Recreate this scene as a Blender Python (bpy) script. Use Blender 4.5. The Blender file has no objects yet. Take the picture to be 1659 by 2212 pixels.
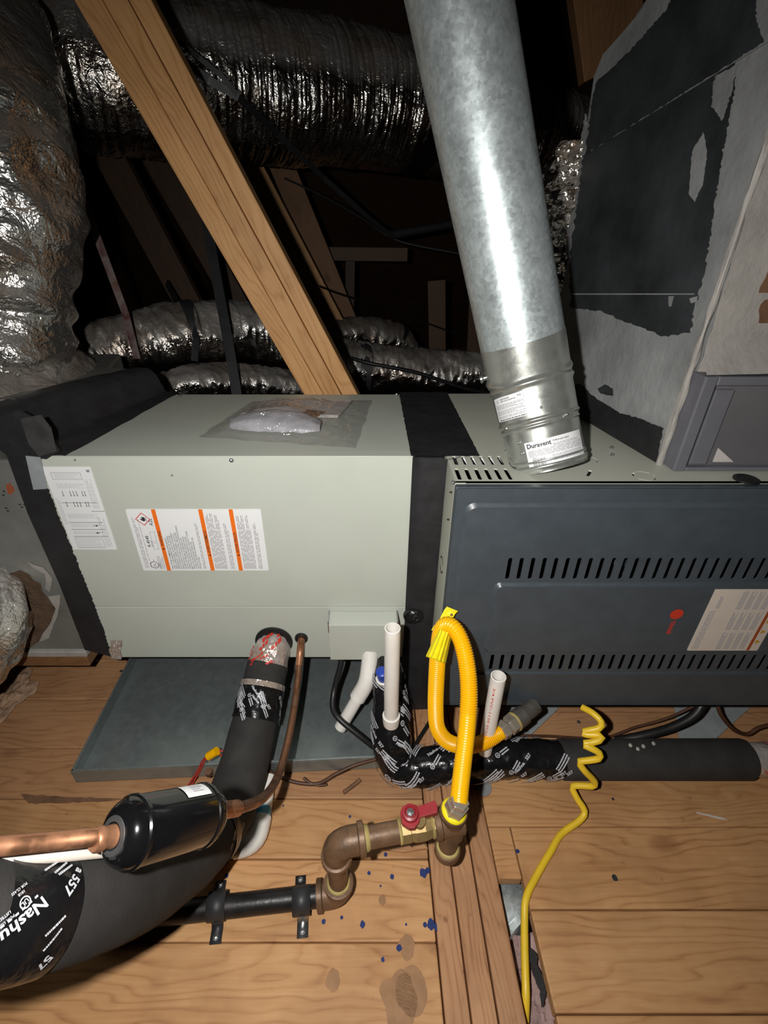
import bpy, bmesh, math, random
from mathutils import Vector, Matrix, noise
from mathutils.geometry import tessellate_polygon

random.seed(7)
PI = math.pi
SC = bpy.context.scene
COL = SC.collection

# ------------------------------------------------------------------ camera, world, light, exposure
F, PU, PV, CAMZ = 1008.0, 800.0, 1106.0, 0.85        # focal length and principal point of the photograph, lens height in metres
TH = math.radians(29.9)
cd = bpy.data.cameras.new('camera'); cam = bpy.data.objects.new('camera', cd); COL.objects.link(cam)
cd.sensor_fit = 'VERTICAL'; cd.sensor_height = 36.0; cd.lens = F / 2212 * 36.0
cd.shift_x = (829.5 - PU) / 2212; cd.clip_start = 0.01; cd.clip_end = 60
cam.location = (0, 0, CAMZ); cam.rotation_euler = (PI / 2 - TH, 0, 0)
SC.camera = cam
w = bpy.data.worlds.new('attic_dark'); SC.world = w; w.use_nodes = True
w.node_tree.nodes['Background'].inputs[0].default_value = (0.9, 0.95, 1, 1)
w.node_tree.nodes['Background'].inputs[1].default_value = 0.002
ld = bpy.data.lights.new('phone_torch', 'SPOT'); lo = bpy.data.objects.new('phone_torch', ld); COL.objects.link(lo)
ld.energy = 30.0; ld.color = (1.0, 0.975, 0.93); ld.spot_size = math.radians(165); ld.spot_blend = 1.0; ld.shadow_soft_size = 0.009
lo.location = (-0.078, 0.0, 0.875); lo.rotation_euler = (PI / 2 - math.radians(42), 0, math.radians(-8))
vs = SC.view_settings
vs.view_transform = 'Standard'; vs.look = 'None'; vs.exposure = 0.0; vs.gamma = 1.0; vs.use_curve_mapping = False
SC.cycles.max_bounces = 8; SC.cycles.transparent_max_bounces = 12; SC.cycles.caustics_reflective = False; SC.cycles.caustics_refractive = False
SC.cycles.sample_clamp_indirect = 4.0

# ------------------------------------------------------------------ measuring helpers: where a sight line meets a real plane
def ray(u, v):
    x = (u - PU) / F; y = (PV - v) / F
    return Vector((x, math.cos(TH) + y * math.sin(TH), -math.sin(TH) + y * math.cos(TH)))
CAM = Vector((0, 0, CAMZ))
def at_Y(u, v, Y): r = ray(u, v); return CAM + r * (Y / r.y)
def at_Z(u, v, z): r = ray(u, v); return CAM + r * ((z - CAMZ) / r.z)
def pd(u, v, d): return CAM + ray(u, v) * d
def hit(u, v, p0, n): r = ray(u, v); return CAM + r * ((Vector(p0) - CAM).dot(n) / r.dot(n))

# ------------------------------------------------------------------ materials
MATS = {}
class NT:
    def __init__(s, name):
        s.m = bpy.data.materials.new(name); s.m.use_nodes = True
        s.t = s.m.node_tree; s.b = s.t.nodes['Principled BSDF']; s.out = s.t.nodes['Material Output']
    def n(s, typ, **kw):
        nd = s.t.nodes.new(typ)
        for k, val in kw.items(): setattr(nd, k, val)
        return nd
    def l(s, a, b): s.t.links.new(a, b)
    def coords(s, scale=(1, 1, 1), rnd=True):
        tc = s.n('ShaderNodeTexCoord'); mp = s.n('ShaderNodeMapping'); mp.inputs['Scale'].default_value = scale
        s.l(tc.outputs['Object'], mp.inputs['Vector'])
        if rnd:
            oi = s.n('ShaderNodeObjectInfo'); mu = s.n('ShaderNodeVectorMath', operation='SCALE'); mu.inputs[0].default_value = (37, 17, 29)
            s.l(oi.outputs['Random'], mu.inputs['Scale']); ad = s.n('ShaderNodeVectorMath', operation='ADD')
            s.l(mp.outputs[0], ad.inputs[0]); s.l(mu.outputs[0], ad.inputs[1]); return ad.outputs[0]
        return mp.outputs[0]
    def noise(s, vec, scale, detail=4, rough=0.55, dist=0.0):
        nd = s.n('ShaderNodeTexNoise'); nd.inputs['Scale'].default_value = scale; nd.inputs['Detail'].default_value = detail
        nd.inputs['Roughness'].default_value = rough; nd.inputs['Distortion'].default_value = dist; s.l(vec, nd.inputs['Vector']); return nd.outputs['Fac']
    def ramp(s, fac, stops):
        r = s.n('ShaderNodeValToRGB'); e = r.color_ramp.elements
        while len(e) < len(stops): e.new(0.5)
        for i, (p, c) in enumerate(stops):
            e[i].position = p; e[i].color = (c[0], c[1], c[2], 1) if hasattr(c, '__len__') else (c, c, c, 1)
        s.l(fac, r.inputs['Fac']); return r.outputs['Color']
    def mix(s, fac, a, b, blend='MIX'):
        m = s.n('ShaderNodeMix', data_type='RGBA', blend_type=blend)
        for sock, val in ((m.inputs[0], fac), (m.inputs[6], a), (m.inputs[7], b)):
            if hasattr(val, 'is_output'): s.l(val, sock)
            elif hasattr(val, '__len__'): sock.default_value = (val[0], val[1], val[2], 1)
            else: sock.default_value = val
        return m.outputs[2]
    def bump(s, h, strength=0.3, dist=0.002, after=None):
        b = s.n('ShaderNodeBump'); b.inputs['Strength'].default_value = strength; b.inputs['Distance'].default_value = dist
        s.l(h, b.inputs['Height'])
        if after is not None: s.l(after, b.inputs['Normal'])
        return b.outputs['Normal']
    def set(s, col=None, rough=None, metal=None, normal=None, **kw):
        for sock, val in (('Base Color', col), ('Roughness', rough), ('Metallic', metal), ('Normal', normal)):
            if val is None: continue
            if hasattr(val, 'is_output'): s.l(val, s.b.inputs[sock])
            elif hasattr(val, '__len__'): s.b.inputs[sock].default_value = (val[0], val[1], val[2], 1)
            else: s.b.inputs[sock].default_value = val
        for k, val in kw.items(): s.b.inputs[k.replace('_', ' ')].default_value = val
        return s.m

def simple(name, col, rough=0.5, metal=0.0, var=0.12, vscale=18, bump=0.15, bscale=120, bdist=0.0006, spec=0.5, coat=0.0):
    k = NT(name); vec = k.coords()
    f = k.noise(vec, vscale)
    lo_ = [c * (1 - var) for c in col]; hi = [min(1, c * (1 + var)) for c in col]
    c = k.ramp(f, [(0.3, lo_), (0.7, hi)])
    nrm = k.bump(k.noise(vec, bscale, 3), bump, bdist) if bump else None
    rr = k.ramp(k.noise(vec, vscale * 1.7), [(0.3, max(0, rough - 0.06)), (0.7, min(1, rough + 0.06))])
    m = k.set(c, rr, metal, nrm); k.b.inputs['Specular IOR Level'].default_value = spec
    if coat: k.b.inputs['Coat Weight'].default_value = coat; k.b.inputs['Coat Roughness'].default_value = 0.08
    return m

def wood(name, dark, mid, light, scale=1.0, knots=True, stain=0.35, rough=0.6):
    k = NT(name); v = k.coords((1.0, 1.0, 1.0))
    def mapped(sx, sy, sz):
        mp = k.n('ShaderNodeMapping'); mp.inputs['Scale'].default_value = (sx * scale, sy * scale, sz * scale); k.l(v, mp.inputs['Vector']); return mp.outputs[0]
    warp = k.noise(mapped(2.2, 9, 9), 1.0, 3, 0.5, 0.3)                 # grain runs along local X, bends slowly across the face
    sp = k.n('ShaderNodeSeparateXYZ'); k.l(v, sp.inputs[0])
    zz = k.n('ShaderNodeMath', operation='MULTIPLY_ADD'); k.l(warp, zz.inputs[0]); zz.inputs[1].default_value = 0.19 / scale; k.l(sp.outputs['Z'], zz.inputs[2])
    z2 = k.n('ShaderNodeMath', operation='ADD'); k.l(zz.outputs[0], z2.inputs[0]); k.l(sp.outputs['Y'], z2.inputs[1])
    cb = k.n('ShaderNodeCombineXYZ'); k.l(z2.outputs[0], cb.inputs['Z'])
    wv = k.n('ShaderNodeTexWave', wave_type='BANDS', bands_direction='Z', wave_profile='SAW'); wv.inputs['Scale'].default_value = 24 * scale; wv.inputs['Distortion'].default_value = 0.0
    k.l(cb.outputs[0], wv.inputs['Vector'])
    fine = k.noise(mapped(7, 190, 190), 1.0, 4, 0.6); mott = k.noise(v, 9.0, 4, 0.6)
    ring = k.ramp(wv.outputs['Fac'], [(0.0, 0.56), (0.5, 0.66), (0.86, 0.30), (1.0, 0.5)])
    f1 = k.mix(0.42, ring, fine); f2 = k.mix(0.30, f1, mott)
    col = k.ramp(f2, [(0.30, dark), (0.47, mid), (0.66, light)])
    big = k.noise(v, 5.0, 4, 0.62)
    col = k.mix(k.ramp(big, [(0.48, 0.0), (0.78, stain)]), col, [c * 0.6 for c in dark])
    spk = k.noise(v, 60.0, 2, 0.5)
    col = k.mix(k.ramp(spk, [(0.70, 0.0), (0.80, stain)]), col, [c * 0.5 for c in dark])
    oi = k.n('ShaderNodeObjectInfo'); hv = k.n('ShaderNodeHueSaturation')
    mr = k.n('ShaderNodeMapRange'); mr.inputs['To Min'].default_value = 0.9; mr.inputs['To Max'].default_value = 1.1; k.l(oi.outputs['Random'], mr.inputs['Value'])
    k.l(mr.outputs[0], hv.inputs['Value']); k.l(col, hv.inputs['Color']); col = hv.outputs['Color']
    if knots:
        vo = k.n('ShaderNodeTexVoronoi', feature='F1'); vo.inputs['Scale'].default_value = 1.0; k.l(mapped(3.2, 6.5, 6.5), vo.inputs['Vector'])
        kn = k.ramp(vo.outputs['Distance'], [(0.02, 0.75), (0.07, 0.45), (0.11, 0.0)])
        col = k.mix(kn, col, [dark[0] * 0.7, dark[1] * 0.6, dark[2] * 0.55])
    return k.set(col, rough, 0.0, k.bump(fine, 0.2, 0.0008))

def foil(name, tint=(0.72, 0.70, 0.67), rough=0.2, dust=0.55, dustcol=(0.10, 0.085, 0.07), crinkle=1.0, metal=1.0):
    k = NT(name); vec = k.coords()
    n1 = k.noise(vec, 30, 3, 0.6, 0.6); n2 = k.noise(vec, 110, 2, 0.6, 0.4)
    b1 = k.bump(n1, 0.75 * crinkle, 0.010); b2 = k.bump(n2, 0.5 * crinkle, 0.0030, b1)
    geo = k.n('ShaderNodeNewGeometry'); sx = k.n('ShaderNodeSeparateXYZ'); k.l(geo.outputs['Normal'], sx.inputs[0])
    up = k.ramp(sx.outputs['Z'], [(0.02, 0.0), (0.55, 1.0)])
    dn = k.ramp(k.noise(vec, 14, 4), [(0.30, 0.6), (0.65, 1.0)])
    mul = k.mix(1.0, up, dn, 'MULTIPLY'); fac = k.mix(1.0, mul, (dust, dust, dust), 'MULTIPLY')
    base = k.mix(k.ramp(k.noise(vec, 9, 2), [(0.45, 0.0), (0.65, 1.0)]), tint, (tint[0] * 0.8, tint[1] * 0.7, tint[2] * 0.62))
    col = k.mix(fac, base, dustcol)
    inv = k.n('ShaderNodeMath', operation='MULTIPLY_ADD'); inv.inputs[1].default_value = -metal; inv.inputs[2].default_value = metal; k.l(fac, inv.inputs[0])
    ro = k.n('ShaderNodeMath', operation='MULTIPLY_ADD'); k.l(fac, ro.inputs[0]); ro.inputs[1].default_value = 0.55; ro.inputs[2].default_value = rough
    return k.set(col, ro.outputs[0], inv.outputs[0], b2)

def galvanized(name, base=(0.60, 0.65, 0.66), rough=0.36, metal=0.75, sp=60, amp=0.14):
    k = NT(name); vec = k.coords()
    vo = k.n('ShaderNodeTexVoronoi', feature='F1'); vo.inputs['Scale'].default_value = sp; k.l(vec, vo.inputs['Vector'])
    n = k.noise(vec, 38, 6, 0.75)
    cc = k.mix(0.78, vo.outputs['Color'], n); bw = k.n('ShaderNodeRGBToBW'); k.l(cc, bw.inputs[0])
    col = k.ramp(bw.outputs[0], [(0.3, [c * (1 - amp) for c in base]), (0.7, [min(1, c * (1 + amp)) for c in base])])
    rr = k.ramp(bw.outputs[0], [(0.3, rough - 0.06), (0.7, rough + 0.08)])
    return k.set(col, rr, metal, k.bump(n, 0.06, 0.001))

M = MATS
M['coil_paint'] = simple('coil_paint', (0.50, 0.53, 0.470), 0.42, 0, 0.05, 5, 0.05, 300, 0.0003)
M['furnace_paint'] = simple('furnace_paint', (0.50, 0.515, 0.44), 0.45, 0, 0.05, 6, 0.08, 260, 0.0004)
M['door_paint'] = simple('door_paint', (0.056, 0.069, 0.081), 0.36, 0, 0.10, 30, 0.10, 420, 0.0004)
M['door_gloss'] = simple('door_gloss', (0.060, 0.070, 0.080), 0.22, 0, 0.05, 30, 0.02)
M['black_tape'] = simple('black_tape', (0.014, 0.014, 0.016), 0.62, 0, 0.3, 25, 0.35, 90, 0.002)
M['gloss_tape'] = simple('gloss_tape', (0.008, 0.008, 0.009), 0.24, 0, 0.2, 30, 0.55, 45, 0.004)
M['foam'] = simple('foam', (0.026, 0.024, 0.023), 0.88, 0, 0.3, 22, 0.4, 420, 0.001)
M['rubber'] = simple('rubber', (0.012, 0.012, 0.012), 0.45, 0, 0.2, 20, 0.1)
M['gloss_black'] = simple('gloss_black', (0.0045, 0.0045, 0.005), 0.17, 0, 0.2, 9, 0.05, 60, 0.0006, coat=0.5)
M['white_pvc'] = simple('white_pvc', (0.84, 0.81, 0.76), 0.32, 0, 0.06, 30, 0.05)
M['pvc_inside'] = simple('pvc_inside', (0.62, 0.60, 0.57), 0.4, 0, 0.05, 30, 0.05)
M['primer_blue'] = simple('primer_blue', (0.10, 0.42, 0.62), 0.4, 0, 0.4, 60, 0.1)
M['cap_blue'] = simple('cap_blue', (0.02, 0.06, 0.42), 0.35)
M['yellow_hose'] = simple('yellow_hose', (0.93, 0.47, 0.003), 0.30, 0, 0.04, 30, 0.03)
M['yellow_tag'] = simple('yellow_tag', (0.88, 0.74, 0.01), 0.5, 0, 0.06, 40, 0.3, 70, 0.002)
M['yellow_wire'] = simple('yellow_wire', (0.82, 0.55, 0.03), 0.38, 0, 0.06, 40, 0.05)
M['brown_wire'] = simple('brown_wire', (0.075, 0.03, 0.015), 0.5, 0, 0.2, 40, 0.1)
M['red_wire'] = simple('red_wire', (0.42, 0.04, 0.03), 0.45)
M['iron_black'] = simple('iron_black', (0.022, 0.020, 0.020), 0.40, 0.3, 0.4, 30, 0.3, 160, 0.001)
M['inlet_grey'] = simple('inlet_grey', (0.115, 0.105, 0.095), 0.45, 0.4, 0.3, 45, 0.3, 140, 0.001)
M['iron_brown'] = simple('iron_brown', (0.165, 0.094, 0.052), 0.48, 0.25, 0.35, 45, 0.35, 140, 0.0012)
M['sealant'] = simple('sealant', (0.42, 0.33, 0.12), 0.6, 0, 0.25, 60, 0.4, 180, 0.001)
M['brass'] = simple('brass', (0.38, 0.27, 0.12), 0.42, 0.6, 0.2, 60, 0.2)
M['red_handle'] = simple('red_handle', (0.30, 0.022, 0.030), 0.45, 0, 0.15, 40, 0.15)
M['chrome'] = simple('chrome', (0.50, 0.44, 0.36), 0.28, 0.6, 0.1, 60, 0.1)
M['steel'] = simple('steel', (0.40, 0.41, 0.42), 0.35, 0.9, 0.2, 60, 0.2)
M['zinc'] = galvanized('zinc', (0.57, 0.64, 0.65), 0.40, 0.66, 220, 0.24)
M['zinc_warm'] = galvanized('zinc_warm', (0.58, 0.60, 0.56), 0.30, 0.80, 90, 0.10)
M['pan_steel'] = galvanized('pan_steel', (0.30, 0.345, 0.35), 0.36, 0.68, 90, 0.10)
M['sheet_grey'] = galvanized('sheet_grey', (0.30, 0.33, 0.34), 0.6, 0.1, 40, 0.12)
M['label_white'] = simple('label_white', (0.78, 0.79, 0.80), 0.6, 0, 0.02, 20, 0.0)
M['label_cream'] = simple('label_cream', (0.62, 0.55, 0.48), 0.45, 0, 0.03, 20, 0.0)
M['ink'] = simple('ink', (0.03, 0.03, 0.035), 0.5, 0, 0.0, 20, 0.0)
M['ink_grey'] = simple('ink_grey', (0.33, 0.33, 0.36), 0.5, 0, 0.0, 20, 0.0)
M['ink_pale'] = simple('ink_pale', (0.52, 0.54, 0.56), 0.5, 0, 0.0, 20, 0.0)
M['ink_orange'] = simple('ink_orange', (0.85, 0.17, 0.015), 0.45, 0, 0.02, 20, 0.0)
M['ink_rust'] = simple('ink_rust', (0.35, 0.07, 0.02), 0.45, 0, 0.02, 20, 0.0)
M['ink_amber'] = simple('ink_amber', (0.55, 0.28, 0.03), 0.45, 0, 0.02, 20, 0.0)
M['ink_red'] = simple('ink_red', (0.62, 0.035, 0.02), 0.45, 0, 0.02, 20, 0.0)
M['ink_white'] = simple('ink_white', (0.55, 0.56, 0.60), 0.35, 0, 0.05, 20, 0.0)
M['cavity'] = simple('cavity', (0.01, 0.01, 0.01), 0.8, 0, 0.0, 20, 0.0)  # near black; the furnace's inner sheets use it as painted shade
M['mastic'] = simple('mastic', (0.245, 0.252, 0.255), 0.62, 0, 0.28, 9, 0.6, 60, 0.003)
M['mastic_pale'] = simple('mastic_pale', (0.35, 0.33, 0.305), 0.62, 0, 0.22, 12, 0.5, 70, 0.003)
M['black_mastic'] = simple('black_mastic', (0.025, 0.029, 0.032), 0.55, 0, 0.55, 11, 0.4, 80, 0.002)
M['lilac_metal'] = simple('lilac_metal', (0.145, 0.145, 0.165), 0.45, 0.1, 0.08, 20, 0.1)
M['lilac_panel'] = simple('lilac_panel', (0.135, 0.130, 0.138), 0.5, 0.1, 0.10, 8, 0.1)
M['card_brown'] = simple('card_brown', (0.17, 0.085, 0.045), 0.8, 0, 0.3, 30, 0.3)
M['fiberglass_brown'] = simple('fiberglass_brown', (0.105, 0.062, 0.036), 0.95, 0, 0.35, 45, 0.8, 150, 0.004)
M['pink_batt'] = simple('pink_batt', (0.40, 0.27, 0.25), 0.95, 0, 0.25, 35, 0.8, 120, 0.006)
M['board_face'] = simple('board_face', (0.20, 0.20, 0.185), 0.5, 0.3, 0.25, 8, 0.4, 60, 0.002)
M['paint_blue'] = simple('paint_blue', (0.02, 0.04, 0.16), 0.4)
M['stain'] = simple('stain', (0.36, 0.195, 0.095), 0.7, 0, 0.2, 40)
M['wire_dark'] = simple('wire_dark', (0.012, 0.012, 0.013), 0.4)
M['strap_black'] = simple('strap_black', (0.030, 0.031, 0.034), 0.5, 0, 0.2, 30)
M['sheet_lilac'] = simple('sheet_lilac', (0.40, 0.39, 0.42), 0.4, 0, 0.25, 22, 0.6, 35, 0.006)
M['kraft'] = simple('kraft', (0.34, 0.215, 0.135), 0.8, 0, 0.35, 24, 0.5, 60, 0.004)
M['patch_grey'] = simple('patch_grey', (0.035, 0.035, 0.036), 0.6, 0, 0.4, 30, 0.3)
M['paper'] = simple('paper', (0.55, 0.50, 0.48), 0.7, 0, 0.10, 20, 0.2)
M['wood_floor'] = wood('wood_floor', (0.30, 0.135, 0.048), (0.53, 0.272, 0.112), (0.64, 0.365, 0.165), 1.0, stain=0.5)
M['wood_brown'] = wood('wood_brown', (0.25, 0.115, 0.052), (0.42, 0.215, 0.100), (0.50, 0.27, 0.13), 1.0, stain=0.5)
M['wood_beam'] = wood('wood_beam', (0.32, 0.145, 0.045), (0.53, 0.27, 0.098), (0.64, 0.36, 0.15), 1.0, stain=0.3)
M['wood_joist'] = wood('wood_joist', (0.24, 0.10, 0.045), (0.45, 0.225, 0.105), (0.54, 0.30, 0.155), 1.3, knots=False, stain=0.5)
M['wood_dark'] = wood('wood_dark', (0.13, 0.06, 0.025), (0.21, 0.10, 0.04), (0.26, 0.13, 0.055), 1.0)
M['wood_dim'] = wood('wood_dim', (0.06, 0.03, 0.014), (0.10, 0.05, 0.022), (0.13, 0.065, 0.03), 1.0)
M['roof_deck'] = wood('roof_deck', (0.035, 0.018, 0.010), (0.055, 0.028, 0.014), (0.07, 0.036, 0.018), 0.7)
M['foil'] = foil('foil', (0.78, 0.76, 0.73), 0.22, 0.95, (0.085, 0.070, 0.058))
M['foil_bright'] = foil('foil_bright', (0.82, 0.80, 0.76), 0.22, 0.22, (0.12, 0.085, 0.06), 1.15, 0.95)
M['foil_dull'] = foil('foil_dull', (0.60, 0.58, 0.54), 0.26, 0.95, (0.11, 0.088, 0.07))
M['foil_tape'] = foil('foil_tape', (0.72, 0.66, 0.63), 0.24, 0.0, crinkle=0.8, metal=0.55)
def copper(name, ox):
    k = NT(name); vec = k.coords((1, 1, 1)); f = k.noise(vec, 28, 4, 0.6)
    col = k.ramp(f, [(0.30, (0.10, 0.055, 0.035)), (0.30 + ox, (0.42, 0.20, 0.11)), (0.8, (0.80, 0.40, 0.22))])
    met = k.ramp(f, [(0.3, 0.25), (0.55, 0.9)])
    return k.set(col, k.ramp(f, [(0.3, 0.6), (0.6, 0.30)]), met, k.bump(f, 0.1, 0.001))
M['copper'] = copper('copper', 0.12); M['copper_dull'] = copper('copper_dull', 0.38)
k = NT('rust_strap'); vec = k.coords((1, 1, 1)); f = k.noise(vec, 14, 3)
M['rust_strap'] = k.set(k.ramp(f, [(0.38, (0.13, 0.03, 0.035)), (0.55, (0.33, 0.27, 0.25)), (0.7, (0.20, 0.07, 0.05))]), 0.45, 0.3)
k = NT('clear_film'); vec = k.coords((1, 1, 1), False)
tr = k.n('ShaderNodeBsdfTransparent'); tr.inputs[0].default_value = (1, 1, 1, 1)
gl = k.n('ShaderNodeBsdfGlossy'); gl.inputs['Roughness'].default_value = 0.16; gl.inputs[0].default_value = (1, 1, 1, 1)
df = k.n('ShaderNodeBsdfDiffuse'); df.inputs[0].default_value = (0.75, 0.75, 0.80, 1)
nb = k.bump(k.noise(vec, 55, 2, 0.6, 0.8), 0.9, 0.012); k.l(nb, gl.inputs['Normal'])
m1 = k.n('ShaderNodeMixShader'); m1.inputs[0].default_value = 0.07; k.l(tr.outputs[0], m1.inputs[1]); k.l(df.outputs[0], m1.inputs[2])
lw = k.n('ShaderNodeLayerWeight'); lw.inputs[0].default_value = 0.25; ml = k.n('ShaderNodeMath', operation='MULTIPLY_ADD'); ml.inputs[1].default_value = 0.34; ml.inputs[2].default_value = 0.09
k.l(lw.outputs['Facing'], ml.inputs[0]); m2 = k.n('ShaderNodeMixShader'); k.l(ml.outputs[0], m2.inputs[0]); k.l(m1.outputs[0], m2.inputs[1]); k.l(gl.outputs[0], m2.inputs[2])
k.l(m2.outputs[0], k.out.inputs['Surface']); M['clear_film'] = k.m

# ------------------------------------------------------------------ mesh helpers
WM = {}                                                   # world matrices of the objects built so far
def thing(name, label, cat, loc, group=None, kind=None):
    o = bpy.data.objects.new(name, None); COL.objects.link(o); o.empty_display_size = 0.02
    o.location = loc; WM[o.name] = Matrix.Translation(Vector(loc)); tag(o, label, cat, group, kind); return o
def tag(o, label=None, cat=None, group=None, kind=None):
    if label: o['label'] = label
    if cat: o['category'] = cat
    if group: o['group'] = group
    if kind: o['kind'] = kind
    return o

class MB:
    def __init__(s): s.v = []; s.f = []
    def add(s, vs, fs):
        b = len(s.v); s.v += [Vector(p) for p in vs]; s.f += [tuple(i + b for i in q) for q in fs]; return s
    def box(s, a, b):
        x0, y0, z0 = a; x1, y1, z1 = b
        return s.add([(x0, y0, z0), (x1, y0, z0), (x1, y1, z0), (x0, y1, z0), (x0, y0, z1), (x1, y0, z1), (x1, y1, z1), (x0, y1, z1)],
                     [(3, 2, 1, 0), (4, 5, 6, 7), (0, 1, 5, 4), (1, 2, 6, 5), (2, 3, 7, 6), (3, 0, 4, 7)])
    def prism(s, loop, off):                               # a flat 3-D loop and its copy moved by off
        off = Vector(off); n = len(loop); vs = [Vector(p) for p in loop] + [Vector(p) + off for p in loop]
        tris = tessellate_polygon([[Vector(p) for p in loop]])
        fs = [tuple(t) for t in tris] + [tuple(n + i for i in reversed(t)) for t in tris]
        fs += [(i, (i + 1) % n, n + (i + 1) % n, n + i) for i in range(n)]
        return s.add(vs, fs)
    def sheet(s, outer, holes, fn, off):                   # 2-D loop with holes -> 3-D by fn, thickness off, with hole walls
        off = Vector(off); loops = [outer] + holes; flat = [p for L in loops for p in L]; n = len(flat)
        tris = tessellate_polygon([[Vector((p[0], p[1], 0)) for p in L] for L in loops])
        vs = [Vector(fn(*p)) for p in flat]; vs += [p + off for p in vs]
        fs = [tuple(t) for t in tris] + [tuple(n + i for i in reversed(t)) for t in tris]; b = 0
        for L in loops:
            m = len(L); fs += [(b + i, b + (i + 1) % m, n + b + (i + 1) % m, n + b + i) for i in range(m)]; b += m
        return s.add(vs, fs)
    def grid(s, fn, nu, nv):
        vs = [fn(i / nu, j / nv) for i in range(nu + 1) for j in range(nv + 1)]
        return s.add(vs, [(i * (nv + 1) + j, (i + 1) * (nv + 1) + j, (i + 1) * (nv + 1) + j + 1, i * (nv + 1) + j + 1) for i in range(nu) for j in range(nv)])
    def tube(s, T, seg=24, s0=0, s1=None, lift=0.0, caps=True, ns=None, prof=None, bump=None):
        s1 = T.L if s1 is None else s1; ns = ns or max(2, int((s1 - s0) / 0.006)); rows = []
        vs = []; 
        for i in range(ns + 1):
            t = i / ns; ss = s0 + (s1 - s0) * t; p, a, b, _ = T.frame(ss); r = (T.rad(ss) + lift) * (prof(t) if prof else 1.0)
            for j in range(seg):
                th = 2 * PI * j / seg; rr = r + (bump(ss, th) if bump else 0.0)
                vs.append(p + (a * math.cos(th) + b * math.sin(th)) * rr)
        fs = [(i * seg + j, i * seg + (j + 1) % seg, (i + 1) * seg + (j + 1) % seg, (i + 1) * seg + j) for i in range(ns) for j in range(seg)]
        if caps: fs += [tuple(reversed(range(seg))), tuple(ns * seg + j for j in range(seg))]
        return s.add(vs, fs)
    def lathe(s, p0, axis, prof, seg=32, caps=True):        # prof: list of (distance along the axis, radius)
        ax = Vector(axis).normalized(); a = ax.orthogonal().normalized(); b = ax.cross(a); p0 = Vector(p0); vs = []
        for t, r in prof:
            for j in range(seg):
                th = 2 * PI * j / seg; vs.append(p0 + ax * t + (a * math.cos(th) + b * math.sin(th)) * r)
        n = len(prof); fs = [(i * seg + j, i * seg + (j + 1) % seg, (i + 1) * seg + (j + 1) % seg, (i + 1) * seg + j) for i in range(n - 1) for j in range(seg)]
        if caps: fs += [tuple(reversed(range(seg))), tuple((n - 1) * seg + j for j in range(seg))]
        return s.add(vs, fs)
    def build(s, name, mat, parent=None, smooth=False, bevel=0.0, kind=None, label=None, basis=None, segs=2):
        me = bpy.data.meshes.new(name)
        if basis is None:
            mn = Vector([min(p[i] for p in s.v) for i in range(3)]); mx = Vector([max(p[i] for p in s.v) for i in range(3)])
            basis = Matrix.Translation((mn + mx) / 2)
        inv = basis.inverted(); me.from_pydata([inv @ p for p in s.v], [], s.f); me.update()
        bm = bmesh.new(); bm.from_mesh(me); bmesh.ops.recalc_face_normals(bm, faces=bm.faces[:]); bm.to_mesh(me); bm.free()
        me.materials.append(M[mat])
        if smooth:
            me.polygons.foreach_set('use_smooth', [True] * len(me.polygons))
            try: me.set_sharp_from_angle(angle=math.radians(42))
            except Exception: pass
        o = bpy.data.objects.new(name, me); COL.objects.link(o); WM[o.name] = basis
        if parent: o.parent = parent; o.matrix_basis = WM[parent.name].inverted() @ basis
        else: o.matrix_basis = basis
        if bevel:
            b = o.modifiers.new('edge', 'BEVEL'); b.width = bevel; b.segments = segs; b.limit_method = 'ANGLE'; b.angle_limit = math.radians(40)
        if kind or name in ('lettering', 'fine_print', 'red_print', 'tape_print', 'diagram_lines', 'emblem_lines', 'red_stamp', 'black_stamp', 'plaster_fleck', 'flame_diamond', 'knockout'): o['kind'] = kind or 'stuff'
        if label: o['label'] = label
        return o

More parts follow.
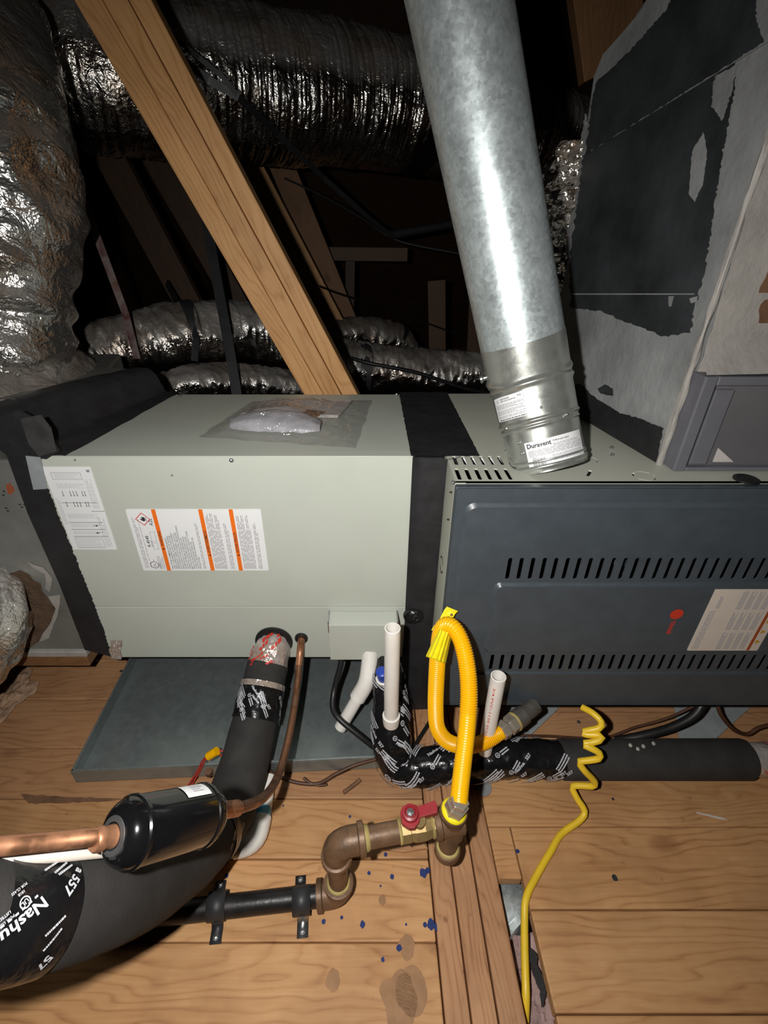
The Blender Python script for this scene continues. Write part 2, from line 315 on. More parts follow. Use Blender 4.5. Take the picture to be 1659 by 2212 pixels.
class Tube:
    """A smooth path through points with a radius at each, and a frame anywhere along it."""
    def __init__(s, pts, rads, n=20, up=(0, 0, 1), smooth=True):
        pts = [Vector(p) for p in pts]; rads = [rads] * len(pts) if not hasattr(rads, '__len__') else list(rads); P = []; R = []
        m = len(pts)
        for i in range(m - 1):
            p0 = pts[i - 1] if i else pts[0] * 2 - pts[1]; p1 = pts[i]; p2 = pts[i + 1]; p3 = pts[i + 2] if i + 2 < m else pts[-1] * 2 - pts[-2]
            kk = n if smooth else 1
            for q in range(kk):
                t = q / kk
                P.append(0.5 * (2 * p1 + (p2 - p0) * t + (2 * p0 - 5 * p1 + 4 * p2 - p3) * t * t + (3 * p1 - p0 - 3 * p2 + p3) * t ** 3) if smooth else p1)
                R.append(rads[i] + (rads[i + 1] - rads[i]) * t)
        P.append(pts[-1]); R.append(rads[-1]); s.P = P; s.R = R; s.S = [0.0]
        for i in range(1, len(P)): s.S.append(s.S[-1] + (P[i] - P[i - 1]).length)
        s.L = s.S[-1]; s.T = []; s.A = []
        for i in range(len(P)):
            a = P[max(0, i - 1)]; b = P[min(len(P) - 1, i + 1)]; s.T.append((b - a).normalized())
        a = Vector(up) - s.T[0] * Vector(up).dot(s.T[0])
        if a.length < 1e-3: a = s.T[0].orthogonal()
        a.normalize()
        for i in range(len(P)):
            a = a - s.T[i] * a.dot(s.T[i]); a.normalize(); s.A.append(a.copy())
    def _k(s, x):
        x = min(max(x, 0), s.L); lo_, hi = 0, len(s.S) - 1
        while hi - lo_ > 1:
            m = (lo_ + hi) // 2
            if s.S[m] <= x: lo_ = m
            else: hi = m
        d = s.S[hi] - s.S[lo_]; return lo_, hi, (x - s.S[lo_]) / d if d > 0 else 0
    def frame(s, x):
        i, j, t = s._k(x); p = s.P[i].lerp(s.P[j], t); T = s.T[i].lerp(s.T[j], t).normalized(); a = s.A[i].lerp(s.A[j], t); a = (a - T * a.dot(T)).normalized()
        if x > s.L: p = p + T * (x - s.L)
        if x < 0: p = p + T * x
        return p, a, T.cross(a), T
    def rad(s, x): i, j, t = s._k(x); return s.R[i] + (s.R[j] - s.R[i]) * t
    def surf(s, x, th, lift=0.0):
        p, a, b, _ = s.frame(x); r = s.rad(x) + lift; return p + (a * math.cos(th) + b * math.sin(th)) * r
    def toward(s, x, q):
        p, a, b, _ = s.frame(x); d = Vector(q) - p; return math.atan2(d.dot(b), d.dot(a))
    def near(s, q):
        return min(range(len(s.P)), key=lambda i: (s.P[i] - Vector(q)).length)
    def s_at_px(s, u, v):
        def pix(p):
            d = p - CAM; f = Vector((0, math.cos(TH), -math.sin(TH))); upv = Vector((0, math.sin(TH), math.cos(TH))); z = d.dot(f)
            return (PU + F * d.x / z, PV - F * d.dot(upv) / z) if z > 0.02 else (1e6, 1e6)
        return s.S[min(range(len(s.P)), key=lambda i: (pix(s.P[i])[0] - u) ** 2 + (pix(s.P[i])[1] - v) ** 2)]

def pix(p):
    d = p - CAM; z = d.dot(Vector((0, math.cos(TH), -math.sin(TH)))); return PU + F * d.x / z, PV - F * d.dot(Vector((0, math.sin(TH), math.cos(TH)))) / z
def tube_at(T_, u, v, lift=0.0):                            # where on the tube's visible side a sight line lands
    s_ = T_.s_at_px(u, v); th = T_.toward(s_, CAM); ds, dt, n = 0.008, 0.15, 12
    for _ in range(5):
        best = None
        for i in range(-n, n + 1):
            for j in range(-n, n + 1):
                a, c = s_ + i * ds, th + j * dt
                if abs((c - T_.toward(a, CAM) + PI) % (2 * PI) - PI) > 1.5: continue
                q = pix(T_.surf(a, c, lift)); e = (q[0] - u) ** 2 + (q[1] - v) ** 2
                if best is None or e < best[0]: best = (e, a, c)
        s_, th = best[1], best[2]; ds *= 0.25; dt *= 0.25; n = 5
    return s_, th

_fonts = {}
def text2d(body, size, bold=0.0, align='LEFT', spacing=1.0, res=2):
    key = (body, size, bold, align, spacing)
    if key in _fonts: return _fonts[key]
    c = bpy.data.curves.new('t', 'FONT'); c.body = body; c.size = size; c.align_x = align; c.offset = bold * size; c.space_character = spacing; c.resolution_u = res
    o = bpy.data.objects.new('t', c); me = bpy.data.meshes.new_from_object(o)
    r = ([(p.co.x, p.co.y) for p in me.vertices], [tuple(f.vertices) for f in me.polygons])
    bpy.data.objects.remove(o); bpy.data.curves.remove(c); bpy.data.meshes.remove(me); _fonts[key] = r; return r
def put(mb, body, size, fn, x=0, y=0, bold=0.0, align='LEFT', spacing=1.0, fit=None):
    vs_, fs_ = text2d(body, size, bold, align, spacing)
    if not vs_: return
    kx = 1.0
    if fit: wd = max(p[0] for p in vs_) - min(p[0] for p in vs_); kx = fit / wd if wd > 0 else 1
    mb.add([fn(x + p[0] * kx, y + p[1]) for p in vs_], fs_)
def bars(mb, fn, x, y, wd, lines, lead, h, rnd=random, short=0.3):   # rows of word-length strokes: print too small to read
    for i in range(lines):
        cx = x; end = x + wd * (1 - (rnd.random() * short if i % 3 == 2 else rnd.random() * 0.06))
        while cx < end:
            l = min(end - cx, wd * (0.04 + 0.10 * rnd.random()))
            mb.add([fn(cx, y - i * lead), fn(cx + l, y - i * lead), fn(cx + l, y - i * lead + h), fn(cx, y - i * lead + h)], [(0, 1, 2, 3)]); cx += l + wd * 0.018
def rect2(mb, fn, x0, y0, x1, y1): mb.add([fn(x0, y0), fn(x1, y0), fn(x1, y1), fn(x0, y1)], [(0, 1, 2, 3)])
def frame2(mb, fn, x0, y0, x1, y1, t):
    rect2(mb, fn, x0, y0, x1, y0 + t); rect2(mb, fn, x0, y1 - t, x1, y1); rect2(mb, fn, x0, y0, x0 + t, y1); rect2(mb, fn, x1 - t, y0, x1, y1)
def ring2(mb, fn, cx, cy, r0, r1, n=20, a0=0, a1=2 * PI):
    m = n + 1; vs_ = []
    for i in range(m):
        a = a0 + (a1 - a0) * i / n; vs_ += [fn(cx + r0 * math.cos(a), cy + r0 * math.sin(a)), fn(cx + r1 * math.cos(a), cy + r1 * math.sin(a))]
    mb.add(vs_, [(2 * i, 2 * i + 1, 2 * i + 3, 2 * i + 2) for i in range(n)])
def disc2(mb, fn, cx, cy, r, n=18): mb.add([fn(cx + r * math.cos(2 * PI * i / n), cy + r * math.sin(2 * PI * i / n)) for i in range(n)], [tuple(range(n))])
def rounded(x0, y0, x1, y1, r, n=5):
    out = []
    for cx, cy, a in ((x1 - r, y0 + r, -PI / 2), (x1 - r, y1 - r, 0), (x0 + r, y1 - r, PI / 2), (x0 + r, y0 + r, PI)):
        out += [(cx + r * math.cos(a + PI / 2 * i / n), cy + r * math.sin(a + PI / 2 * i / n)) for i in range(n + 1)]
    return out
def ragged(pts, amp, step=14):
    out = []
    for (a, b), (c, d) in zip(pts, pts[1:]):
        n = max(1, int(math.hypot(c - a, d - b) / step))
        for i in range(n): t = i / n; out.append((a + (c - a) * t + random.uniform(-amp, amp), b + (d - b) * t + random.uniform(-amp, amp) * 0.6))
    out.append(pts[-1]); return out
def bar_matrix(p0, p1, roll_ref=(0, -1, 0)):
    p0 = Vector(p0); p1 = Vector(p1); x = (p1 - p0).normalized(); r = Vector(roll_ref); y = (r - x * r.dot(x)).normalized(); z = x.cross(y)
    m = Matrix((x, y, z)).transposed().to_4x4(); m.translation = (p0 + p1) / 2; return m
def board(name, mat, p0, p1, wd, th, parent=None, ref=(0, -1, 0), bevel=0.0015, off=(0, 0), **kw):
    """A sawn board from p0 to p1: th is measured along ref, wd across it."""
    m = bar_matrix(p0, p1, ref); l = (Vector(p1) - Vector(p0)).length; b = MB().box((-l / 2, -th / 2 + off[0], -wd / 2 + off[1]), (l / 2, th / 2 + off[0], wd / 2 + off[1]))
    b.v = [m @ p for p in b.v]; return b.build(name, mat, parent, bevel=bevel, basis=m, **kw)

# shared levels, metres
YF, YC, YB, ZT = 0.5565, 0.657, 1.0, 0.570               # furnace door face, coil face, back of both, their common top
ZFB, ZCB = 0.125, 0.140                                   # undersides of the furnace and of the coil cabinet

# ================================================================== STRUCTURE
b = MB().box((-1.9, -0.3, -0.20), (1.9, 4.6, -0.17)); floor = b.build('floor', 'cavity', kind='structure')
floor['label'] = 'attic floor of rough pine planks'
JX0, JX1 = 0.0946, 0.197
def plank(x0, x1, y0, y1, mat, dz=0.0):
    g = 0.0008; p0 = Vector((x0, (y0 + y1) / 2, -0.010 + dz)); p1 = Vector((x1, (y0 + y1) / 2, -0.010 + dz))
    return board('plank', mat, p0, p1, (y1 - y0) - 2 * g, 0.020, floor, ref=(0, 0, 1), bevel=0.0022)
LY = [-0.05, 0.060, 0.165, 0.267, 0.3694, 0.4625, 0.5586, 0.670, 0.775, 0.88, 0.985]
for i in range(len(LY) - 1):
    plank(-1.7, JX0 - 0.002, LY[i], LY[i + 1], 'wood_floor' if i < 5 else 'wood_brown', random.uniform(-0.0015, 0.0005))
RY = [-0.05, 0.085, 0.1966, 0.3039, 0.417, 0.53, 0.64, 0.75, 0.86, 0.985]
for i in range(len(RY) - 1):
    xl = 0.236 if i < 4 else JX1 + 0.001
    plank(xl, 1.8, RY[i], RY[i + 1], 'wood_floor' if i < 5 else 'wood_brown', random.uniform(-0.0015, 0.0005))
plank(JX1 + 0.001, 0.2345, 0.3415, 0.417, 'wood_floor')
y = 0.985
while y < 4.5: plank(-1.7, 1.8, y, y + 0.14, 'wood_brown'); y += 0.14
# the attic's roof: a slope running down away from the hatch, boarded
def roof(name, loop, mat):
    return MB().prism([Vector(p) for p in loop], (0, 0.02, 0.03)).build(name, mat, kind='structure')
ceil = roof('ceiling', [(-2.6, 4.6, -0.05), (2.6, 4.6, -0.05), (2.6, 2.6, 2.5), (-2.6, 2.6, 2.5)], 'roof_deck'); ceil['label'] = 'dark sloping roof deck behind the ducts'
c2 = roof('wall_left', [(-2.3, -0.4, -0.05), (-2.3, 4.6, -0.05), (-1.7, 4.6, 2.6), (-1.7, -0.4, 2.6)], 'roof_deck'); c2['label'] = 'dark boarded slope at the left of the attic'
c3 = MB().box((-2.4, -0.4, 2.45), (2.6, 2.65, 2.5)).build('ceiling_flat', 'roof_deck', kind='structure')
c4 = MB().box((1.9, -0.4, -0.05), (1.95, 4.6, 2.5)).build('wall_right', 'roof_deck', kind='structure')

# ================================================================== BIG TIMBER
def nails(parent, pts, r=0.004):
    for p in pts: MB().lathe(p, (0, -1, 0), [(0, r), (0.0015, r * 0.9), (0.002, 0.0005)], 10).build('nail', 'steel', parent)
pu, pl = pd(250, 0, 0.763), pd(718, 850, 1.097)
dirb = (pl - pu).normalized(); pa, pb = pu - dirb * 0.55, pl + dirb * ((pl.z - 0.03) / -dirb.z)
br = thing('diagonal_brace', 'thick pale wooden diagonal brace of three boards behind the beige cabinet', 'beam', (pb.x, pb.y, 0.0))
wd = 0.112; side = Vector((0, -1, 0)); side = (side - dirb * side.dot(dirb)).normalized(); across = dirb.cross(side).normalized()
if across.x < 0: across = -across
for i, (f0, f1, dz) in enumerate(((-0.5, -0.13, 0.0), (-0.13, 0.20, 0.003), (0.20, 0.5, 0.0005))):
    o_ = across * wd * (f0 + f1) / 2 + side * dz
    board('board', 'wood_beam', pa + o_, pb + o_, wd * (f1 - f0) - 0.0012, 0.045, br, ref=side, bevel=0.002)

jo = thing('floor_joist', 'triple wooden joist running towards the viewer between the floor planks', 'beam', (0.146, 0.5, -0.1))
for x0, x1, z in ((JX0, 0.1265, 0.001), (0.1282, 0.1600, 0.004), (0.1625, JX1 - 0.001, 0.0025)):
    board('board', 'wood_joist', ((x0 + x1) / 2, -0.1, z - 0.05), ((x0 + x1) / 2, 1.25, z - 0.05), x1 - x0, 0.10, jo, ref=(0, 0, 1), bevel=0.002)
MB().box((JX0, -0.1, -0.17), (JX1, 1.25, -0.10)).build('bearer', 'wood_joist', jo)

def web(name, label, u0, v0, u1, v1, Y, wd, th=0.04, mat='wood_beam', ext0=0.3, ext1=0.3, group=None, foot=None):
    p0, p1 = at_Y(u0, v0, Y), at_Y(u1, v1, Y); d = (p1 - p0).normalized(); p0 -= d * ext0; p1 += d * ext1
    o = board(name, mat, p0, p1, wd, th); return tag(o, label, 'beam', group)
web('truss_web', 'thin tan slanted board just right of the thick diagonal brace', 532, 330, 735, 715, 2.3, 0.075, mat='wood_beam', ext0=0.1)
web('truss_web', 'wider brown slanted board farther behind, right of the thin tan one', 600, 335, 745, 685, 2.5, 0.105, mat='wood_dark', ext0=0.1)
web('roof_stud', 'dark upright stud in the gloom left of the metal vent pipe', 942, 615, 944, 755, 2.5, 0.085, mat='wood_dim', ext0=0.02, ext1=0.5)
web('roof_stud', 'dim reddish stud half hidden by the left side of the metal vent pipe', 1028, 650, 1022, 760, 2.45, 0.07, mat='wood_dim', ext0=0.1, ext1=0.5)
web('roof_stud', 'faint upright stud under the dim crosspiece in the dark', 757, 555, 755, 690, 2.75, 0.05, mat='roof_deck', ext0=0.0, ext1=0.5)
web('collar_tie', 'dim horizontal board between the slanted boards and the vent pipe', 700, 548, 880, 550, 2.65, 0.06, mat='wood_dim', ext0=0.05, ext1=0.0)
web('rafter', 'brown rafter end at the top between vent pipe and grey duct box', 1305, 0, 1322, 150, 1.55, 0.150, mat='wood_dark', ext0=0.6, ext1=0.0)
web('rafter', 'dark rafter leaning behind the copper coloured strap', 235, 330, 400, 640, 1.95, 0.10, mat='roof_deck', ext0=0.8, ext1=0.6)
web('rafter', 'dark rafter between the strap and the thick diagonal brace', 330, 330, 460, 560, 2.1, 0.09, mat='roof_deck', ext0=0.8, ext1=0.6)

# ================================================================== COIL CABINET (left, beige)
cab = thing('coil_cabinet', 'pale grey-green metal cabinet with white labels, left of the dark furnace', 'cabinet', (-0.22, 0.82, ZCB))
XL, XR = -0.513, 0.0654
loop = [(XL, YC + 0.004), (XR, YC + 0.004), (XR, YB), (-0.42, YB)]
MB().prism([(x, y, ZCB) for x, y in loop], (0, 0, ZT - 0.002 - ZCB)).build('shell', 'coil_paint', cab, bevel=0.002)
zs = 0.2705
MB().box((XL, YC, zs + 0.0008), (XR, YC + 0.0035, ZT)).build('front_panel', 'coil_paint', cab, bevel=0.0012)
MB().box((XL, YC + 0.0006, ZCB), (XR, YC + 0.0035, zs - 0.0008)).build('access_panel', 'coil_paint', cab, bevel=0.001)
MB().box((XL + 0.01, YC - 0.0015, ZT - 0.001), (XR, YC + 0.02, ZT + 0.0008)).build('panel_lip', 'coil_paint', cab, bevel=0.0006)
# hinged cover box
y0 = YC - 0.031; x0, x1, z0, z1 = -0.0755, 0.0490, 0.167, 0.257
MB().prism([(x0, YC, z0), (x0, y0, z0), (x0, y0, z1 - 0.002), (x0, YC, z1 + 0.003)], (x1 - x0, 0, 0)).build('cover_box', 'coil_paint', cab, bevel=0.0012)
for xx in (x0 - 0.0012, x1 - 0.0008): MB().box((xx, y0 - 0.0, z1 - 0.020), (xx + 0.002, YC, z1 + 0.006)).build('cover_flange', 'steel', cab)
def screw(parent, p, axis, r=0.0042, mat='steel'):
    MB().lathe(p, axis, [(0, r * 1.25), (0.001, r * 1.25), (0.0011, r), (0.0032, r * 0.85), (0.0038, r * 0.3)], 6).build('screw', mat, parent)
for u, v in ((500, 994), (372, 1026) , (163, 993)): screw(cab, at_Y(u, v, YC), (0, -1, 0), 0.0030 if u == 500 else 0.0012)
for u, v in ((857, 853), (388, 856)): screw(cab, at_Z(u, v, ZT), (0, 0, 1), 0.003)
# pipe grommets
for u, v, r, hole in ((592, 1385, 0.036, 0.026), (651, 1378, 0.0125, 0.008)):
    p = at_Y(u, v, YC); MB().lathe(p + Vector((0, 0.0005, 0)), (0, -1, 0), [(0, r), (0.003, r), (0.0045, r * 0.93), (0.0045, hole), (0.001, hole * 0.9)], 32).build('grommet', 'rubber', cab, True)

# warning label: text runs up the panel
def L1(x, y): return Vector((-0.3965 + x, YC - 0.0009, 0.3546 + y))     # x to the right, y up, metres on the panel
def L1r(x, y): return L1(-y + 0.0, x)                                   # print turned a quarter turn: x runs up, y runs left
W, H = 0.2190, 0.1231
lab = MB().prism([Vector((-0.3965 + p[0], YC - 0.0008, 0.3546 + p[1])) for p in rounded(0, 0, W, H, 0.003)], (0, 0.001, 0)).build('warning_label', 'label_white', cab, label='white warning label with orange bars')
ink, thin, org, red = MB(), MB(), MB(), MB()
def T(x, y): return lambda a, c: L1(x - c, y + a)                        # origin at (x, y), lines to the right as c grows negative
for sx, word in ((0.0415, 'WARNING'), (0.1178, 'AVERTISSEMENT'), (0.1670, 'ADVERTENCIA')):
    org = MB(); rect2(org, L1, sx, 0, sx + 0.0068, H); org.build('orange_bar', 'ink_orange', lab)
    put(ink, word, 0.0062, lambda a, c, sx=sx: Vector((0, -0.0002, 0)) + L1(sx + 0.0056 - c, a), 0.052 if word == 'WARNING' else 0.038, 0, 0.012)
    yt = 0.046 if word == 'WARNING' else 0.033
    ink.add([L1(sx + 0.0054, yt - 0.0022), L1(sx + 0.0054, yt + 0.0022), L1(sx + 0.0014, yt)], [(0, 1, 2)])
para = ['RISK OF FIRE. FLAMMABLE REFRIGERANT', 'USED. TO BE REPAIRED ONLY BY TRAINED', 'SERVICE PERSONNEL. DO NOT PUNCTURE', 'REFRIGERANT TUBING. DISPOSE OF PROPERLY', 'IN ACCORDANCE WITH FEDERAL OR LOCAL', 'REGULATIONS. STORE IN A WELL VENTILATED', 'ROOM WITHOUT A CONTINUOUS IGNITION SOURCE', 'OR IN A ROOM AREA AS SPECIFIED FOR', 'OPERATION. AUXILIARY DEVICES WHICH', 'MAY BE A POTENTIAL IGNITION SOURCE', 'SHALL NOT BE INSTALLED IN THE DUCT WORK,', 'OTHER THAN DEVICES LISTED FOR', 'USE WITH THE SPECIFIC APPLIANCE. SEE', 'INSTRUCTIONS.']
for i, t in enumerate(para): put(ink, t, 0.00355, T(0.0540 + i * 0.00375, 0.004), 0, 0, 0.008)
for x_, n_ in ((0.1080, 2), (0.1285, 9), (0.1555, 3), (0.1785, 9), (0.2040, 3)): bars(thin, T(x_, 0.004), 0, 0, 0.112 if n_ > 3 else 0.095, n_, 0.0024, 0.0011)
for x_, n_ in ((0.005, 3), (0.014, 1)): bars(thin, T(x_ + 0.002, 0.006), 0, 0, 0.105, n_, 0.0022, 0.0009)
bars(thin, T(0.031, 0.004), 0, 0, 0.028, 4, 0.0028, 0.0011)
put(ink, 'A2L', 0.0085, T(0.0385, 0.092), 0, 0, 0.006)
ring2(ink, L1, 0.0225, 0.0125, 0.0062, 0.0072, 24); put(ink, 'UL', 0.0062, T(0.0248, 0.0083), 0, 0, 0.004)
put(ink, 'c', 0.004, T(0.0245, 0.0025)); put(ink, 'us', 0.004, T(0.0240, 0.0205)); put(ink, 'LISTED', 0.0040, T(0.0335, 0.004), 0, 0, 0.004)
put(ink, 'R-454B', 0.0075, T(0.0250, 0.050), 0, 0, 0.01); put(ink, 'LBS OZS', 0.0034, T(0.0290, 0.050))
frame2(thin, L1, 0.0290, 0.045, 0.0375, 0.058, 0.0006); frame2(thin, L1, 0.0290, 0.060, 0.0375, 0.080, 0.0006)
cx, cy, s_ = 0.0240, 0.1045, 0.0125
for k_ in range(4):
    a0, a1 = k_ * PI / 2, (k_ + 1) * PI / 2
    q = [(cx + s_ * math.cos(a0), cy + s_ * math.sin(a0)), (cx + s_ * math.cos(a1), cy + s_ * math.sin(a1)), (cx + s_ * 0.86 * math.cos(a1), cy + s_ * 0.86 * math.sin(a1)), (cx + s_ * 0.86 * math.cos(a0), cy + s_ * 0.86 * math.sin(a0))]
    red.add([L1(*p) for p in q], [(0, 1, 2, 3)])
fl = [(0, -0.004), (0.003, -0.0035), (0.0045, -0.001), (0.004, 0.0012), (0.0028, 0.0032), (0.0026, 0.0012), (0.0012, 0.0005), (0.001, 0.003), (-0.0006, 0.0052), (-0.001, 0.0022), (-0.003, 0.0030), (-0.0026, 0.001), (-0.0042, -0.0008), (-0.0030, -0.0034)]
ink.prism([L1(cx - p[1], cy + p[0]) for p in fl], (0, -0.0001, 0)); rect2(ink, L1, cx + 0.0048, cy - 0.0040, cx + 0.0056, cy + 0.0040)
for mb, mt, nm in ((ink, 'ink', 'lettering'), (thin, 'ink_grey', 'fine_print'), (red, 'ink_red', 'flame_diamond')):
    if nm == 'lettering': mb.v = [p + Vector((0, -0.0002, 0)) for p in mb.v]
    mb.build(nm, mt, lab)
# wiring diagram sheet
lab2 = MB().box((-0.505, YC - 0.0008, 0.399), (-0.431, YC + 0.0002, 0.5526)).build('wiring_label', 'label_white', cab, label='white sheet of airflow diagrams')
def L2(x, y): return Vector((-0.505 + x, YC - 0.0010, 0.399 + y))
g1, g2 = MB(), MB()
for yy in (0.0265, 0.040, 0.0535, 0.0905): rect2(g1, L2, 0.010, yy, 0.066, yy + 0.0007)
frame2(g1, L2, 0.010, 0.004, 0.056, 0.024, 0.0004); frame2(g1, L2, 0.010, 0.132, 0.056, 0.144, 0.0004); rect2(g1, L2, 0.053, 0.0745, 0.074, 0.0752)
for cxx, cyy, sg in ((0.0525, 0.0475, 1), (0.0525, 0.0335, -1)):
    rect2(g1, L2, cxx - 0.004, cyy - 0.0004, cxx + 0.003, cyy + 0.0006); a_ = cxx + 0.004 * sg
    g1.add([L2(cxx + sg * 0.004, cyy), L2(cxx + sg * 0.0005, cyy + 0.0018), L2(cxx + sg * 0.0005, cyy - 0.0018)], [(0, 1, 2)])
for c0 in (0.016, 0.028, 0.033, 0.038, 0.047, 0.051):
    for yy in (0.084, 0.103): rect2(g1, L2, c0, yy, c0 + 0.0028, yy + 0.0008); rect2(g1, L2, c0 + 0.001, yy, c0 + 0.0018, yy + 0.009)
for x_, y_, w_, n_ in ((0.012, 0.020, 0.042, 8), (0.012, 0.036, 0.05, 3), (0.012, 0.050, 0.05, 3), (0.012, 0.069, 0.05, 4), (0.012, 0.124, 0.045, 4), (0.014, 0.141, 0.04, 4)): bars(g2, lambda a, c, x_=x_, y_=y_: L2(x_ + a, y_ + c), 0, 0, w_, n_, 0.0023, 0.0010)
bars(g2, lambda a, c: L2(0.060 - c, 0.080 + a), 0, 0, 0.055, 4, 0.0028, 0.0012); bars(g2, lambda a, c: L2(0.0035 - c, 0.050 + a), 0, 0, 0.05, 3, 0.0022, 0.0011); bars(g2, lambda a, c: L2(0.060 - c, 0.006 + a), 0, 0, 0.06, 4, 0.0028, 0.0012)
put(g1, 'IS', 0.0065, lambda a, c: L2(0.071 - c, 0.1445 + a), 0, 0, 0.03)
g1.build('diagram_lines', 'ink', lab2); g2.build('fine_print', 'ink_pale', lab2)
# black tape on the cabinet's left end: front strip, and a wide bridge up to the duct board
right = ragged([(85, 991), (100, 1050), (132, 1130), (170, 1225), (205, 1310), (242, 1419)], 1.8, 4)
left = [(183, 1404), (128, 1262), (60, 1110), (8, 968), (20, 950)]
MB().prism([at_Y(u, v, YC - 0.0018) for u, v in right + left], (0, 0.0015, 0)).build('black_tape', 'black_tape', cab)
def bridge(u, v):
    Y = 0.655 + (1.0 - 0.655) * u
    xr = -0.462 + 0.047 * u + 0.002 * noise.noise((u * 40, 0, 0)); zt = ZT + 0.0015; x1_ = -0.60 + 0.135 * u; z1_ = 0.6235 + 0.012 * math.sin(PI * u) * 0.6
    knots = [(0, xr, zt), (0.45, xr + (x1_ - xr) * 0.5, zt + 0.003), (0.8, x1_ + 0.012, zt + (z1_ - zt) * 0.75), (0.9, x1_, z1_), (1.0, x1_ - 0.03, z1_ + 0.001)]
    for (a, xa, za), (c, xb, zb) in zip(knots, knots[1:]):
        if v <= c: t = (v - a) / (c - a); return Vector((xa + (xb - xa) * t, Y, za + (zb - za) * t + 0.002 * noise.noise((u * 9, v * 9, 3))))
    return Vector((x1_ - 0.03, Y, z1_))
MB().grid(bridge, 40, 24).build('black_tape', 'black_tape', cab, True)
MB().prism([at_Y(u, v, YC - 0.003) for u, v in ((-20, 912), (38, 886), (75, 905), (128, 975), (100, 992), (18, 985), (-20, 960))], (0, 0.004, 0)).build('black_tape', 'black_tape', cab)
MB().prism([at_Y(u, v, YC - 0.0045) for u, v in ((44, 905), (88, 896), (110, 925), (122, 975), (84, 986), (62, 960))], (0, 0.0012, 0)).build('tape_patch', 'patch_grey', cab)
MB().prism([at_Y(u, v, YC - 0.0045) for u, v in ((55, 985), (86, 988), (101, 1056), (72, 1058))], (0, 0.002, 0)).build('tape_flap', 'sheet_grey', cab, label='shiny grey tape flap')
def redfoil(u, v):
    p = at_Y(238 + 24 * u + 2 * math.sin(v * 9), 1383 + 40 * v, YC - 0.004); return p + Vector((0, -0.006 * abs(noise.noise((u * 5, v * 5, 1))), 0))
MB().grid(redfoil, 10, 12).build('foil_tape', 'foil_tape', cab, label='crumpled silver and red foil tape')

# ================================================================== BLACK TAPED COLLAR between cabinet and furnace
col_ = thing('taped_collar', 'black taped duct collar joining the pale cabinet to the furnace', 'duct collar', (0.10, 0.8, 0.002))
def collar(u, v):                                          # front, bottom to top; the black below the cabinets stands for shade
    x = 0.064 + (0.136 - 0.064) * u; z = 0.002 + (ZT + 0.001 - 0.002) * v
    return Vector((x, YC - 0.003 - 0.012 * math.sin(PI * u) ** 0.7 + 0.0025 * noise.noise((u * 3, v * 14, 5)) + 0.0012 * noise.noise((u * 9, v * 40, 2)), z))
mb = MB().grid(collar, 12, 70); mb.build('black_tape', 'black_tape', col_, True)
MB().box((0.066, YC + 0.004, 0.002), (0.113, YB - 0.005, ZT - 0.004)).build('collar_body', 'black_tape', col_)  # carried down to the floor as painted shade under the joint
def ctop(u, v): return Vector((0.0615 + u * (0.165 - 0.0615) + 0.0015 * noise.noise((v * 25, u * 2, 8)), YC - 0.004 + (YB - YC + 0.006) * v, ZT + 0.0022 + 0.0008 * noise.noise((u * 7, v * 20, 4))))
MB().grid(ctop, 10, 30).build('black_tape', 'black_tape', col_, True)
def lump(u, v):
    a = 2 * PI * u; r = 0.017 * math.sin(PI * v * 0.5 + 0.001); c = at_Y(893, 1330, YC - 0.014)
    return c + Vector((r * math.cos(a) * 1.1, -0.010 * math.cos(PI * v * 0.5) + 0.004 * noise.noise((u * 6, v * 6, 2)), r * math.sin(a)))
MB().grid(lump, 20, 8).build('tape_wad', 'gloss_tape', col_, True)

# ================================================================== FURNACE (right, dark door)
fur = thing('furnace', 'horizontal furnace with dark slate louvred door and beige casing', 'furnace', (0.46, 0.78, ZFB))
FX0, FX1 = 0.1155, 0.86
# casing
holes = []
slots = []
for r_, (va, vb) in enumerate(((985, 1004), (1012, 1036))):
    for i in range(6):
        if r_ == 0: ua, ub = 978 + i * 19.6, 983 + i * 19.6 + 6
        else: ua, ub = 983 + i * 21.6, 990 + i * 21.6 + 6
        pA, pB = at_Z((ua + ub) / 2 - 3, va, ZT), at_Z((ua + ub) / 2 + 3, vb, ZT); xm = (pA.x + pB.x) / 2; hw = 0.0030
        slots.append(rounded(xm - hw, min(pA.y, pB.y), xm + hw, max(pA.y, pB.y), 0.0025, 3))
def arcs(cx, cy, r, parts):                                # broken ring of a knock-out
    out = []
    for a0, a1, w_ in parts:
        n = 8; o_ = [(cx + r * math.cos(a0 + (a1 - a0) * i / n), cy + r * math.sin(a0 + (a1 - a0) * i / n)) for i in range(n + 1)]
        out.append(o_ + [(cx + (r - w_) * math.cos(a1 + (a0 - a1) * i / n), cy + (r - w_) * math.sin(a1 + (a0 - a1) * i / n)) for i in range(n + 1)])
    return out
kp1, kp2 = at_Z(1274, 993, ZT), at_Z(1391, 1028, ZT)
kn = arcs(kp1.x, kp1.y, 0.0115, ((-1.3, 0.9, 0.0014), (1.3, 2.2, 0.001))) + arcs(kp2.x, kp2.y, 0.0150, ((-1.15, 0.25, 0.0014), (0.6, 2.0, 0.0014), (2.3, 3.3, 0.003), (3.7, 4.9, 0.0014)))
fp = at_Z(1186, 1004, ZT); fc = Vector((fp.x, fp.y, ZT)); FR = 0.053
kn += arcs(fc.x, fc.y, FR + 0.0045, ((2.75, 3.45, 0.0042), (-0.75, -0.35, 0.0042)))
kn = [[(p[0], p[1]) for p in q] for q in kn]
MB().sheet([(FX0, YF + 0.012), (FX1, YF + 0.012), (FX1, YB), (FX0, YB)], slots + kn, lambda x, y: (x, y, ZT), (0, 0, -0.0022)).build('top_panel', 'furnace_paint', fur)
